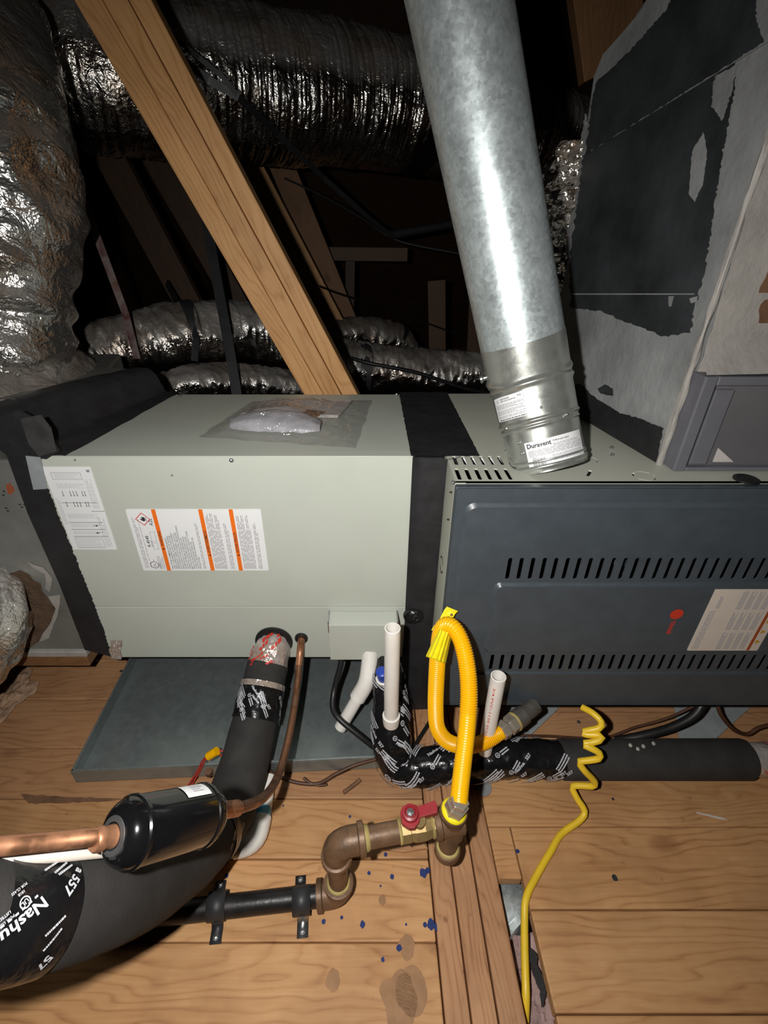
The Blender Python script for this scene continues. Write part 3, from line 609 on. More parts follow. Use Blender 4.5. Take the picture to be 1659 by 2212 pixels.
MB().box((FX0, YF + 0.012, ZT - 0.03), (FX1, YF + 0.0145, ZT - 0.0)).build('casing_lip', 'furnace_paint', fur)
MB().box((FX0, YF + 0.012, ZFB), (FX0 + 0.002, YB, ZT)).build('side_panel', 'furnace_paint', fur, bevel=0.001)
MB().box((FX0 - 0.0012, YF + 0.010, ZFB + 0.01), (FX0 + 0.014, YF + 0.013, ZT - 0.001)).build('casing_lip', 'furnace_paint', fur)
MB().box((FX1 - 0.002, YF + 0.012, ZFB), (FX1, YB, ZT)).build('side_panel', 'furnace_paint', fur)
MB().box((FX0, YB - 0.002, ZFB), (FX1, YB, ZT)).build('back_panel', 'furnace_paint', fur)
MB().box((FX0, YF + 0.012, ZFB), (FX1, YB, ZFB + 0.002)).build('bottom_panel', 'furnace_paint', fur)
MB().box((FX0 + 0.004, YF + 0.125, ZFB + 0.004), (FX1 - 0.004, YF + 0.128, ZT - 0.004)).build('shade_backing', 'cavity', fur)  # added black backing that paints the darkness behind the slots
MB().box((FX0 + 0.004, YF + 0.040, ZFB + 0.003), (FX1 - 0.004, YF + 0.043, 0.47)).build('shade_sheet', 'cavity', fur)  # added black sheet, painted shade so the lower slots stay dark
MB().box((0.33, YF + 0.016, ZT - 0.008), (FX1 - 0.004, YB - 0.01, ZT - 0.006)).build('shade_lining', 'cavity', fur)  # added black sheets: painted shade under the knock-out gaps
MB().box((0.20, YF + 0.016, ZT - 0.008), (0.33, YF + 0.13, ZT - 0.006)).build('shade_lining', 'cavity', fur)
# parts glimpsed through the slots
for i in range(3): MB().box((0.150 + 0.034 * i, 0.60, ZT - 0.05), (0.176 + 0.034 * i, 0.635, ZT - 0.03)).build('burner_tube', 'zinc', fur, bevel=0.004)
MB().box((0.13, 0.672, ZT - 0.03), (0.26, 0.680, ZT - 0.010)).build('manifold', 'label_white', fur, bevel=0.002)
for x, z, h in ((0.378, 0.436, 0.036), (0.365, 0.446, 0.02), (0.264, 0.250, 0.006), (0.281, 0.249, 0.006), (0.298, 0.251, 0.006)):
    MB().box((x, YF + 0.026, z - h / 2), (x + 0.014, YF + 0.032, z + h / 2)).build('wire_connector', 'label_white', fur)
for x, z in ((0.40, 0.428), (0.385, 0.242)):
    MB().tube(Tube([(x, YF + 0.036, z - 0.03), (x + 0.004, YF + 0.024, z), (x + 0.012, YF + 0.034, z + 0.03)], 0.002), 8).build('inner_wire', 'label_white', fur, True)
p = at_Y(1659, 1406, YF + 0.02); MB().lathe(p, (0, -1, 0), [(0, 0.007), (0.004, 0.007), (0.005, 0.005)], 16).build('button', 'ink_red', fur)
# door: rim sheet, raised field with louvre slots, raised inner panel
def on(y): return lambda a, c: (a, y, c)
PX0, PX1, PZ0, PZ1 = 0.1275, 0.83, 0.1375, 0.5450
MB().sheet(rounded(FX0 - 0.0005, ZFB, FX1, ZT - 0.003, 0.003), [rounded(PX0, PZ0, PX1, PZ1, 0.018, 6)], on(YF), (0, 0.003, 0)).build('door', 'door_paint', fur, bevel=0.0008)
door = bpy.data.objects['door']; door['label'] = 'dark slate louvred door'
MB().box((FX0 - 0.0005, YF, ZT - 0.005), (FX1, YF + 0.011, ZT - 0.002)).build('door_return', 'door_paint', door, bevel=0.0012)
MB().box((FX0 - 0.0005, YF, ZFB), (FX1, YF + 0.011, ZFB + 0.003)).build('door_return', 'door_paint', door)
MB().box((FX0 - 0.001, YF, ZFB), (FX0 + 0.001, YF + 0.0115, ZT - 0.003)).build('door_return', 'door_paint', door, bevel=0.0008)
def chamfer(x0, z0, x1, z1, r, ya, yb, wd_):
    a = rounded(x0, z0, x1, z1, r, 6); c = rounded(x0 + wd_, z0 + wd_, x1 - wd_, z1 - wd_, max(0.002, r - wd_), 6); n = len(a)
    return MB().add([(p[0], ya, p[1]) for p in a] + [(p[0], yb, p[1]) for p in c], [(i, (i + 1) % n, n + (i + 1) % n, n + i) for i in range(n)]), c
mb, inner = chamfer(PX0, PZ0, PX1, PZ1, 0.018, YF, YF - 0.0045, 0.006); mb.build('door_bead', 'door_paint', door, True)
up_, low_ = [], []
for i in range(38):
    x = 0.2030 + 0.01675 * i
    if x < PX1 - 0.02: up_.append(rounded(x - 0.0030, 0.4175, x + 0.0030, 0.4560, 0.0026, 3)); low_.append(rounded(x - 0.0030, 0.2245, x + 0.0030, 0.2600, 0.0026, 3))
QX0, QX1, QZ0, QZ1 = 0.185, 0.80, 0.2665, 0.4115
BZ = 0.2165
yfld = YF - 0.0045
MB().sheet(inner, up_ + low_ + [rounded(QX0, QZ0, QX1, QZ1, 0.012, 6)], on(yfld), (0, 0.0018, 0)).build('louvre_field', 'door_paint', door)
mb, inner2 = chamfer(QX0, QZ0, QX1, QZ1, 0.012, yfld, yfld - 0.005, 0.005); mb.build('panel_bead', 'door_paint', door, True)
MB().sheet(inner2, [], on(yfld - 0.005), (0, 0.0015, 0)).build('raised_panel', 'door_paint', door)
MB().add([(0.165, yfld, BZ - 0.004), (0.82, yfld, BZ - 0.004), (0.82, yfld - 0.003, BZ), (0.165, yfld - 0.003, BZ), (0.82, yfld, BZ + 0.004), (0.165, yfld, BZ + 0.004)], [(0, 1, 2, 3), (3, 2, 4, 5)]).build('crease', 'door_paint', door)
yp = yfld - 0.005
for x0, x1, y_, z in ((PX0 + 0.016, 0.825, YF + 0.0002, PZ1 - 0.0008), (PX0 + 0.018, 0.825, yfld + 0.0002, PZ1 - 0.0064), (QX0 + 0.010, 0.795, yfld + 0.0002, QZ1 - 0.0004), (QX0 + 0.012, 0.795, yp + 0.0002, QZ1 - 0.0052), (0.168, 0.82, yfld - 0.0028, BZ)):
    MB().tube(Tube([(x0, y_, z), ((x0 + x1) / 2, y_, z), (x1, y_, z)], 0.0011, 4, smooth=False), 12, ns=4).build('glint_bead', 'door_gloss', door, True)  # glossy tubes added along the press lines to draw highlight streaks
# badge: red disc and name running downward
bd, bt, bs = MB(), MB(), MB()
def LB(a, c): return Vector((0.4735 + a, yp - 0.0006, 0.3535 + c))
disc2(bd, LB, 0, 0, 0.0100, 28)
for r0, r1, a0, a1 in ((0.0078, 0.0084, 0, 2 * PI), (0.005, 0.0058, 0.4, 5.6), (0.0025, 0.0032, 1, 6)): ring2(bs, lambda a, c: LB(a, c) + Vector((0, -0.0002, 0)), 0, 0, r0, r1, 24, a0, a1)
put(bt, 'TRANE', 0.0092, lambda a, c: Vector((0.4700 + c, yp - 0.0006, 0.3405 - a)), 0, 0, 0.03, fit=0.0285)
badge = bd.build('badge', 'ink_red', door, label='red round emblem'); bs.build('emblem_lines', 'ink_rust', badge); bt.build('lettering', 'ink_red', badge)
lb = MB().sheet(rounded(0.5155, 0.2755, 0.6300, 0.4025, 0.002), [], on(yp - 0.0008), (0, 0.0008, 0)).build('safety_label', 'label_cream', door, label='white label, dim warm light painted in as cream, with rust stripe')  # white label; the cream carries the dim, warm light at this end
g1, g2, g3 = MB(), MB(), MB()
def LD(a, c): return Vector((0.5155 + a, yp - 0.0011, 0.2755 + c))
for k_ in range(3):
    for q in range(4): bars(g1, lambda a, c, q=q, k_=k_: LD(0.0455 + 0.0125 * q - c, 0.004 + 0.042 * k_ + a), 0, 0, 0.037, 4, 0.0022, 0.0013)
bars(g1, lambda a, c: LD(0.0075 - c, 0.004 + a), 0, 0, 0.085, 4, 0.0025, 0.0012); bars(g1, lambda a, c: LD(0.014 - c, 0.09 + a), 0, 0, 0.024, 3, 0.002, 0.0012)
rect2(g2, LD, 0.0955, 0.001, 0.1005, 0.126)
for k_ in range(5):
    c0 = 0.020 + 0.0215 * k_; g3.add([LD(0.1030, c0 - 0.0045), LD(0.1030, c0 + 0.0045), LD(0.1110, c0)], [(0, 1, 2)])
g1.build('fine_print', 'ink_grey', lb); g2.build('rust_stripe', 'ink_rust', lb); g3.build('warning_triangle', 'ink_amber', lb)
# knock-outs' dark backing, grommet, screws
p = at_Z(1611, 1037, ZT); MB().lathe(p, (0, 0, 1), [(0, 0.0155), (0.0025, 0.0155), (0.004, 0.0125), (0.002, 0.008), (0.0035, 0.004), (0.004, 0.001)], 28).build('grommet', 'rubber', fur, True)
for u, v in ((978, 1044), (1321, 968), (1104, 940), (1094, 975), (1322, 984)): screw(fur, at_Z(u, v, ZT), (0, 0, 1), 0.0025)
for z in (0.545, 0.50, 0.30): screw(fur, (FX0, YF + 0.03, z), (-1, 0, 0), 0.0014, 'cavity')
mk = MB(); ring2(mk, lambda a, c: Vector((FX0 - 0.0006, 0.612 + a, 0.40 + c)), 0, 0, 0.012, 0.0145, 14, 0.3, 2.6); ring2(mk, lambda a, c: Vector((FX0 - 0.0006, 0.612 + a, 0.40 + c)), 0, 0, 0.012, 0.0145, 14, 3.4, 5.7); mk.build('knockout', 'cavity', fur)

# ================================================================== FLUE PIPE
f0 = Vector((fc.x, fc.y, ZT - 0.004)); f1 = pd(1139, 800, 0.668); f2 = pd(990, 0, 0.523); fd = (f2 - f1).normalized(); f3 = f2 + fd * 0.75
flue = thing('vent_pipe', 'galvanized metal vent pipe leaning up from the furnace top', 'pipe', (fc.x, fc.y, ZT))
base = Tube([f0, f0.lerp(f1, 0.25), f0.lerp(f1, 0.5), f0.lerp(f1, 0.75), f1], [0.0530, 0.0530, 0.0535, 0.0545, 0.0550], 12)
L = base.L
def bead(c, w_, h): return lambda s_, th: h * math.exp(-((s_ - c) / w_) ** 2)
b1 = [bead(0.008, 0.003, 0.0022), bead(0.016, 0.0025, 0.0015)]
m1_ = base.s_at_px(1163, 912)
MB().tube(base, 64, 0, m1_ + 0.004, 0, True, 90, None, lambda s_, th: sum(f(s_, th) for f in b1) + bead(m1_ - 0.004, 0.002, 0.0016)(s_, th)).build('collar', 'zinc_warm', flue, True)
m2_ = base.s_at_px(1143, 822)
MB().tube(base, 64, m1_, m2_ + 0.002, 0.0012, True, 90, None, lambda s_, th: bead(m1_ + 0.004, 0.0022, 0.0018)(s_, th) + bead(m2_ - 0.006, 0.004, 0.003)(s_, th)).build('adaptor', 'zinc_warm', flue, True)
pipe = Tube([f1 - fd * 0.012, f1.lerp(f2, 0.5), f2, f3], [0.0570, 0.0572, 0.0572, 0.0572], 12)
c_end = pipe.s_at_px(1128, 738)
MB().tube(pipe, 64, 0, c_end, 0.0006, True, 60, None, lambda s_, th: bead(0.006, 0.004, 0.0022)(s_, th)).build('coupling', 'zinc_warm', flue, True)
MB().tube(pipe, 64, c_end - 0.006, None, 0, True, 60).build('pipe_section', 'zinc', flue, True)
ss = pipe.s_at_px(1128, 790); th = pipe.toward(ss, CAM + Vector((-3, 1.2, 0))); q = pipe.surf(ss, th, 0.0); n_ = (q - pipe.frame(ss)[0]).normalized()
MB().lathe(q - n_ * 0.002, n_, [(0, 0.004), (0.006, 0.004), (0.008, 0.0065), (0.011, 0.006), (0.012, 0.003)], 12).build('locking_screw', 'steel', flue, True)
for u, v in ((1221, 896), (1096, 926), (1122, 957), (1129, 980), (1168, 880)):
    s_, th = tube_at(base, u, v); q = base.surf(s_, th, 0.0012 if v < 910 else 0.0); n_ = (q - base.frame(s_)[0]).normalized(); screw(flue, q, n_, 0.0017)
def wrap(T_, s_mid, th_mid, lift):                         # flat print -> round the pipe: x to the right as seen, y up the pipe
    def fn(x, y):
        s_ = s_mid + y; r = T_.rad(s_) + lift; return T_.surf(s_, th_mid + sgn * x / r, lift)
    _, a, bb, t = T_.frame(s_mid); th = T_.toward(s_mid, CAM); q1 = T_.surf(s_mid, th + 0.1); q0 = T_.surf(s_mid, th); sgn = 1 if (q1 - q0).x > 0 else -1
    return fn
def wrapped_patch(fn, x0, y0, x1, y1, nx=16, ny=4): return MB().grid(lambda u, v: fn(x0 + (x1 - x0) * u, y0 + (y1 - y0) * v), nx, ny)
sA = base.s_at_px(1152, 868); thA = base.toward(sA, CAM)
fnA = wrap(base, sA, thA, 0.0020); fnA2 = wrap(base, sA, thA, 0.0024)
la = wrapped_patch(fnA, -0.066, -0.017, -0.008, 0.016).build('adaptor_label', 'label_white', flue, True, label='white instruction label on the adaptor')
g1, g2 = MB(), MB()
frame2(g2, fnA2, -0.064, 0.0075, -0.011, 0.0150, 0.0004); put(g1, 'ADAPTADOR', 0.0028, fnA2, -0.049, 0.0118, 0.02); put(g1, 'DRAFT HOOD ADAPTOR', 0.0023, fnA2, -0.049, 0.0090, 0.02)
put(g1, 'CUJ', 0.0032, fnA2, -0.020, 0.0112, 0.02); bars(g2, fnA2, -0.062, 0.0050, 0.050, 4, 0.0017, 0.0008); bars(g2, fnA2, -0.062, -0.0030, 0.050, 4, 0.0017, 0.0008); bars(g2, fnA2, -0.062, -0.0110, 0.050, 2, 0.0017, 0.0008)
bars(g1, fnA2, -0.060, -0.0158, 0.048, 1, 0.002, 0.0011)
ring2(g1, fnA2, -0.0555, 0.0110, 0.0018, 0.0023, 14)
g1.build('lettering', 'ink', la); g2.build('fine_print', 'ink_grey', la)
sB = base.s_at_px(1181, 980) + 0.0028; fnB = wrap(base, sB, base.toward(sB, CAM), 0.0010); fnB2 = wrap(base, sB, base.toward(sB, CAM), 0.0014)
lbB = wrapped_patch(fnB, -0.025, -0.0150, 0.060, 0.021, 22).build('collar_label', 'label_white', flue, True, label='white label with barcode')
g1, g2 = MB(), MB()
put(g1, 'Duravent', 0.0085, fnB2, -0.0225, 0.0125, 0.03); put(g1, 'TYPE B GAS VENT', 0.0030, fnB2, 0.0120, 0.0150, 0.02); bars(g2, fnB2, 0.012, 0.0115, 0.04, 2, 0.0018, 0.0008)
bars(g2, fnB2, -0.022, 0.0075, 0.080, 5, 0.0018, 0.0008); bars(g2, fnB2, 0.008, -0.0030, 0.048, 5, 0.0018, 0.0008); bars(g1, fnB2, 0.008, -0.0142, 0.048, 1, 0.002, 0.0010)
put(g1, '4GV-D', 0.0020, fnB2, -0.018, -0.0026, 0.02)
x = -0.0185
while x < -0.002:
    w_ = random.choice((0.0003, 0.0005, 0.0008)); rect2(g1, fnB2, x, -0.0138, x + w_, -0.0035); x += w_ + random.choice((0.0004, 0.0006, 0.0009))
g1.build('lettering', 'ink', lbB); g2.build('fine_print', 'ink_grey', lbB)
# its flashing collar seen as a dark gap below
# ================================================================== RIGHT PLENUM (grey mastic-painted duct box on the furnace)
Fp, Bp = Vector((0.4235, 0.628, ZT)), Vector((0.368, 0.994, ZT))
dl = (Bp - Fp).normalized(); nl = Vector((-dl.y, dl.x, 0)).normalized()
if nl.x > 0: nl = -nl
fr_dir = Vector((0.985, 0.10, 0)).normalized()
ple = thing('return_plenum', 'grey mastic-painted duct box on the furnace, right of the vent pipe', 'duct box', (0.6, 0.8, ZT))
def onL(u, v, lift=0.0): return hit(u, v, Fp + nl * lift, nl)
zb, zf = 1.087, 1.33
face = [Fp, Bp, Vector((Bp.x, Bp.y, 1.095)), Vector((Bp.x, Bp.y, 1.095)).lerp(Vector((Fp.x, Fp.y, 1.36)), 0.28) - Vector((0, 0, 0.012)), Vector((Fp.x, Fp.y, 1.42))]
MB().prism(face, fr_dir * 0.40).build('box_body', 'mastic', ple, bevel=0.004)
# upper flap lapping over the lower half along the crease
up = [onL(1258, 337, 0.0024), onL(1283, 165, 0.0024)] + [onL(*p, 0.0024) for p in ((1302, 118), (1340, 75), (1400, 5), (1440, -45))] + [onL(1720, -45, 0.0024), onL(1720, 52, 0.0024)]
MB().prism(up, -nl * 0.002).build('board_flap', 'mastic', ple)
def patch(name, mat, pts, lift, parent=ple, amp=3.0, step=12, label=None):
    amp *= 0.75; step = min(step, 6)
    q = ragged(pts + [pts[0]], amp, step)[:-1]
    return MB().prism([onL(u, v, lift) for u, v in q], nl * 0.0006).build(name, mat, parent, label=label)
patch('black_paint', 'black_mastic', [(1264, 334), (1286, 180), (1330, 140), (1372, 98), (1440, 20), (1470, -40), (1640, -40), (1632, 40), (1650, 91), (1560, 148), (1480, 198), (1380, 261), (1310, 305)], 0.0030, label='black painted patch on the upper flap')  # black paint, drawn over the crease to paint in its shadow gap
patch('black_paint', 'black_mastic', [(1260, 336), (1330, 291), (1430, 228), (1520, 170), (1590, 130), (1585, 210), (1560, 330), (1540, 470), (1520, 600), (1500, 665), (1492, 718), (1432, 728), (1395, 710), (1350, 695), (1300, 672), (1232, 664), (1232, 560), (1245, 450)], 0.0006, amp=4, label='large black painted patch')
patch('grey_smear', 'mastic', [(1545, 165), (1592, 140), (1580, 200), (1560, 260), (1538, 230)], 0.0014, amp=3)
patch('grey_smear', 'mastic', [(1495, 330), (1520, 285), (1528, 330), (1518, 400), (1500, 435), (1488, 420)], 0.0016, amp=2)
patch('grey_smear', 'mastic', [(1444, 640), (1456, 640), (1450, 662), (1445, 662)], 0.0016, amp=1)
patch('grey_smear', 'mastic', [(1490, 645), (1507, 640), (1505, 652), (1493, 655)], 0.0016, amp=1)
MB().prism([onL(u, v, 0.0010) for u, v in ragged([(1264, 245), (1270, 335), (1262, 400), (1257, 450), (1254, 515), (1240, 556), (1230, 570), (1224, 560), (1221, 500), (1232, 400), (1248, 330), (1260, 270), (1264, 245)], 1.5, 6)[:-1]], -nl * 0.003).build('mastic_flange', 'mastic', ple)
patch('black_paint', 'black_mastic', [(1292, 838), (1308, 830), (1325, 840), (1324, 856), (1298, 850)], 0.0006, amp=2)
patch('black_tape', 'black_tape', [(1225, 842), (1250, 828), (1290, 862), (1340, 892), (1385, 905), (1433, 925), (1425, 960), (1422, 1000), (1405, 1000), (1330, 950), (1255, 903), (1225, 884)], 0.0010, amp=2.5, step=9)
for z0_, z1_ in ((0.9, 0.985),):
    pass
MB().prism([onL(u, v, 0.0014) for u, v in ((1232, 634), (1500, 634), (1500, 636.5), (1232, 636.5))], nl * 0.0008).build('seam', 'mastic', ple)
# rounded mastic bead on the corner and the flared foot above the filter frame
corner = Tube([Fp + Vector((0, 0, -0.0)), Fp + Vector((0.0, 0, 0.15)), Fp + Vector((0, 0, 0.32)), Fp + Vector((0, 0, 0.60)), Fp + Vector((0, 0, 0.80))], [0.005, 0.004, 0.0035, 0.0035, 0.0035], 12)
MB().tube(corner, 14, bump=lambda s_, th: 0.002 * noise.noise((s_ * 30, th, 1))).build('mastic_bead', 'mastic_pale', ple, True)
# front face lighter, with brown unpainted patches
def onF(u, v, lift=0.0):
    n = Vector((fr_dir.y, -fr_dir.x, 0)); return hit(u, v, Fp + n * lift, n)
nf = Vector((fr_dir.y, -fr_dir.x, 0))
MB().prism([onF(u, v, 0.001) for u, v in ragged([(1452, 1005), (1500, 830), (1545, 690), (1600, 500), (1640, 350), (1700, 150), (1900, 150), (1900, 1005), (1452, 1005)], 2, 20)[:-1]], nf * 0.0015).build('mastic_coat', 'mastic_pale', ple)
for pts in ([(1672, 560), (1648, 610), (1638, 632), (1700, 632), (1700, 560)], [(1650, 648), (1638, 670), (1640, 698), (1700, 698), (1700, 645)]):
    MB().prism([onF(u, v, 0.0028) for u, v in ragged(pts + [pts[0]], 2, 10)[:-1]], nf * 0.0008).build('bare_patch', 'card_brown', ple)
def skirt(u, v):
    x = 0.425 + 0.5 * u; a = onF(1497, 800).z
    return Vector((x + 0.012 * v, 0.632 + 0.08 * (x - 0.43) - 0.034 * (1 - v) ** 1.5 + 0.002 * noise.noise((u * 20, v * 3, 1)), 0.706 + 0.045 * v))
MB().grid(skirt, 30, 8).build('mastic_skirt', 'mastic_pale', ple, True)
# filter access frame standing at its foot
acc = thing('filter_access', 'grey lilac metal access door frame at the foot of the grey duct box', 'access door', (0.6, 0.615, ZT))
YA = 0.600
a0, a1_, zb0, zt0 = at_Y(1455, 1014, YA).x, 0.80, ZT + 0.001, at_Y(1515, 814, YA).z
tw = 0.017
for nm, lo_, hi in (('frame_rail', (a0 + tw, YA, zt0 - 0.012), (a1_, YA + 0.035, zt0)), ('frame_rail', (a0 + tw, YA, zb0), (a1_, YA + 0.035, zb0 + 0.006)), ('frame_stile', (a0, YA, zb0), (a0 + tw, YA + 0.035, zt0))):
    MB().box(lo_, hi).build(nm, 'lilac_metal', acc, bevel=0.002)
MB().box((a0 + tw, YA + 0.010, zb0 + 0.005), (a1_, YA + 0.014, zt0 - 0.011)).build('door_leaf', 'lilac_panel', acc)
MB().box((a0 + tw + 0.006, YA + 0.005, zb0 + 0.009), (a0 + tw + 0.030, YA + 0.0105, zt0 - 0.018)).build('stile', 'lilac_metal', acc, bevel=0.001)
tri = [at_Y(1540, 998, YA + 0.009), at_Y(1552, 968, YA + 0.009), at_Y(1585, 998, YA + 0.009)]; MB().prism(tri, (0, 0.001, 0)).build('paper_scrap', 'paper', acc)
# foil sleeve behind the box's left edge
def sleeve(u, v):
    z = 0.80 + 0.36 * v; rr = 0.15; a = PI * (0.62 + 0.8 * u); cx_, cy_ = 0.52, 1.13
    w_ = 0.012 * noise.noise((u * 10, v * 14, 1)) + 0.006 * noise.noise((u * 26, v * 30, 4))
    return Vector((cx_ + (rr + 0.04 * v + w_) * math.cos(a), cy_ + (rr + w_) * 0.9 * -math.sin(a), z))
fs_ = thing('foil_sleeve', 'crinkled silver foil wrap between vent pipe and grey duct box', 'duct', (0.45, 1.0, 0.8))
def sl2(u, v):                                             # hugging sheet that wraps the rear corner and tapers to a point below
    z = 0.765 + 0.24 * v; spread = 0.010 + 0.060 * min(1, v * 1.4) ** 0.8 * (1 - 0.75 * max(0, v - 0.72) / 0.28)
    base_ = Bp - nl * 0.0; d_ = -spread * (1 - u); w_ = 0.012 * noise.noise((u * 6, v * 16, 2)) + 0.005 * noise.noise((u * 18, v * 45, 4))
    return Vector((base_.x - 0.010 + d_ + 0.10 * u * 0.3, base_.y + 0.004 + 0.03 * (1 - u) + w_, z + 0.0 * u))
MB().grid(sl2, 30, 90).build('foil_sheet', 'foil', fs_, True)
MB().box((0.372, 1.012, 0.02), (0.44, 1.08, 1.10)).build('post', 'wood_dark', fs_) if False else None

# ================================================================== LEFT PLENUM
lp = thing('supply_plenum', 'grey foil-faced duct board box taped to the pale cabinet\'s left end', 'duct box', (-0.9, 0.85, 0.15))
zt_l = 0.6205
poly = [(-1.35, 0.660), (-0.606, 0.660), (-0.474, 1.0), (-0.56, 1.02), (-0.60, 1.16), (-1.35, 1.16)]
MB().prism([(x, y_, 0.158) for x, y_ in [(-1.35, 0.660), (-0.535, 0.660), (-0.440, 1.0), (-0.56, 1.02), (-0.60, 1.16), (-1.35, 1.16)]], (0, 0, 0.562 - 0.158)).build('board_box', 'board_face', lp, bevel=0.004)
MB().prism([(x, y_, 0.561) for x, y_ in poly], (0, 0, zt_l - 0.561)).build('board_lid', 'board_face', lp, bevel=0.004)
def LPp(u, v, lift=0.0): return at_Y(u, v, 0.660 - lift)
def lpatch(name, mat, pts, lift, amp=3, label=None):
    q = ragged(pts + [pts[0]], amp, 12)[:-1]; return MB().prism([LPp(u, v, lift) for u, v in q], (0, -0.0006, 0)).build(name, mat, lp, label=label)
lpatch('torn_facing', 'fiberglass_brown', [(40, 1232), (60, 1242), (85, 1262), (103, 1290), (117, 1312), (112, 1345), (92, 1372), (70, 1396), (40, 1400), (10, 1380), (10, 1240)], 0.0010, 3, 'brown patch where the facing is torn')
lpatch('mastic_smear', 'mastic_pale', [(104, 1288), (131, 1284), (128, 1318), (118, 1345), (108, 1378), (84, 1386), (96, 1366), (112, 1342), (119, 1314)], 0.0016, 2)
lpatch('mastic_smear', 'mastic_pale', [(60, 1215), (95, 1225), (112, 1250), (108, 1278), (100, 1270), (98, 1240), (70, 1226)], 0.0012, 2)
MB().box((-0.76, 0.652, 0.146), (-0.556, 0.672, 0.160)).build('edge_strip', 'mastic_pale', lp, bevel=0.002)
MB().box((-0.80, 0.655, 0.118), (-0.56, 0.70, 0.146)).build('base_board', 'wood_dark', lp, bevel=0.002)
st = MB()
for u, v, w_, h_ in ((13, 1046, 5, 22), (19, 1043, 4, 26), (24, 1050, 4, 14)): st.add([LPp(u, v, 0.0014), LPp(u + w_, v + 1, 0.0014), LPp(u + w_ + 4, v + h_, 0.0014), LPp(u + 4, v + h_ - 2, 0.0014)], [(0, 1, 2, 3)])
st.build('red_stamp', 'ink_rust', lp); st = MB()
for u, v in ((5, 1060), (4, 1068), (10, 1096), (14, 1102), (40, 1088), (44, 1094), (50, 1089)): st.add([LPp(u, v, 0.0014), LPp(u + 5, v, 0.0014), LPp(u + 6, v + 3, 0.0014), LPp(u + 1, v + 3, 0.0014)], [(0, 1, 2, 3)])
st.build('black_stamp', 'ink', lp)
sx_ = at_Z(18, 868, zt_l + 0.003); MB().box((sx_.x - 0.10, sx_.y - 0.01, zt_l), (sx_.x + 0.02, sx_.y + 0.006, zt_l + 0.010)).build('staple_flap', 'foil_dull', lp, bevel=0.003)

# ================================================================== FLEXIBLE DUCTS
def flex(name, label, pts, rads, mat='foil', seg=84, amp=0.010, coil=0.0, axf=28, thf=2.2, fine=0.35, ns=None, group=None, fold=0.0, seed=0, up=(0, 0, 1)):
    T_ = Tube(pts, rads, 14, up)
    def bp(s_, th):
        cx_, sx2 = math.cos(th), math.sin(th)
        a = noise.noise((s_ * axf, cx_ * thf + seed, sx2 * thf)); f = noise.noise((s_ * axf * 3.1, cx_ * thf * 2.6, sx2 * thf * 2.6 + seed))
        g = noise.noise((s_ * 7 + 5, cx_ * 1.2, sx2 * 1.2 + seed)); r = amp * (1 - abs(a) * 2) + amp * fine * f + fold * g
        if coil: r += coil * math.sin(s_ * 2 * PI / 0.055 + th * 0.0)
        return r
    t = thing(name, label, 'duct', pts[len(pts) // 2], group or 'foil-wrapped flexible ducts')
    MB().tube(T_, seg, caps=True, ns=ns or int(T_.L / 0.007), bump=bp).build('foil_jacket', mat, t, True)
    return t, T_
def band(T_, parent, u, v, wd_, lift=0.006, mat='strap_black', name='strap', tilt=0.0):
    s_ = T_.s_at_px(u, v); MB().tube(T_, 64, s_ - wd_ / 2, s_ + wd_ / 2, lift, False, 6).build(name, mat, parent, True)
    return s_
bigd, TB = flex('flexible_duct', 'large foil-wrapped duct crossing behind the brace and vent pipe', [pd(-260, 60, 1.22), pd(60, 120, 1.25), pd(250, 160, 1.30), pd(560, 195, 1.46), pd(900, 240, 1.70), pd(1230, 330, 1.98), pd(1420, 420, 2.25)], [0.190, 0.187, 0.185, 0.186, 0.184, 0.176, 0.17], seg=110, amp=0.0046, axf=72, thf=0.8, seed=3, fold=0.009, fine=0.4, ns=760)
upd, TU = flex('flexible_duct', 'upright crumpled foil duct at the left edge standing on the duct box', [pd(-30, 800, 0.93), pd(-35, 700, 0.89), pd(-20, 560, 0.86), pd(-10, 430, 0.84), pd(-30, 300, 0.83), pd(-60, 160, 0.84), pd(-95, 40, 0.87), pd(-120, -120, 0.92)], [0.148, 0.138, 0.131, 0.130, 0.131, 0.132, 0.134, 0.136], 'foil_bright', seg=120, amp=0.0135, axf=15, thf=1.0, fine=0.42, seed=11, fold=0.018, ns=260)
skt = thing('foil_skirt', 'crumpled foil skirt where the upright duct meets the duct box', 'duct collar', (-0.75, 0.95, zt_l))
skt_T = Tube([Vector((-0.80, 0.95, zt_l - 0.004)), Vector((-0.80, 0.95, zt_l + 0.03)), Vector((-0.80, 0.95, zt_l + 0.065))], [0.225, 0.195, 0.150], 10)
MB().tube(skt_T, 90, bump=lambda s_, th: 0.012 * noise.noise((math.cos(th) * 9, math.sin(th) * 9, s_ * 40)) + 0.005 * noise.noise((math.cos(th) * 26, math.sin(th) * 26, s_ * 90))).build('foil_sheet', 'foil_dull', skt, True)
mid, TM = flex('flexible_duct', 'foil duct lying behind the cabinet, past the brace to the vent pipe', [pd(60, 800, 1.36), pd(170, 775, 1.42), pd(300, 742, 1.48), pd(420, 722, 1.55), pd(560, 722, 1.66), pd(650, 755, 1.74), pd(730, 788, 1.80), pd(820, 798, 1.83), pd(940, 805, 1.87), pd(1070, 812, 1.91), pd(1180, 820, 1.95)], [0.068, 0.080, 0.088, 0.098, 0.098, 0.095, 0.092, 0.088, 0.083, 0.08, 0.08], seg=84, amp=0.0075, axf=30, thf=1.1, seed=21, fold=0.010, fine=0.45, ns=420)
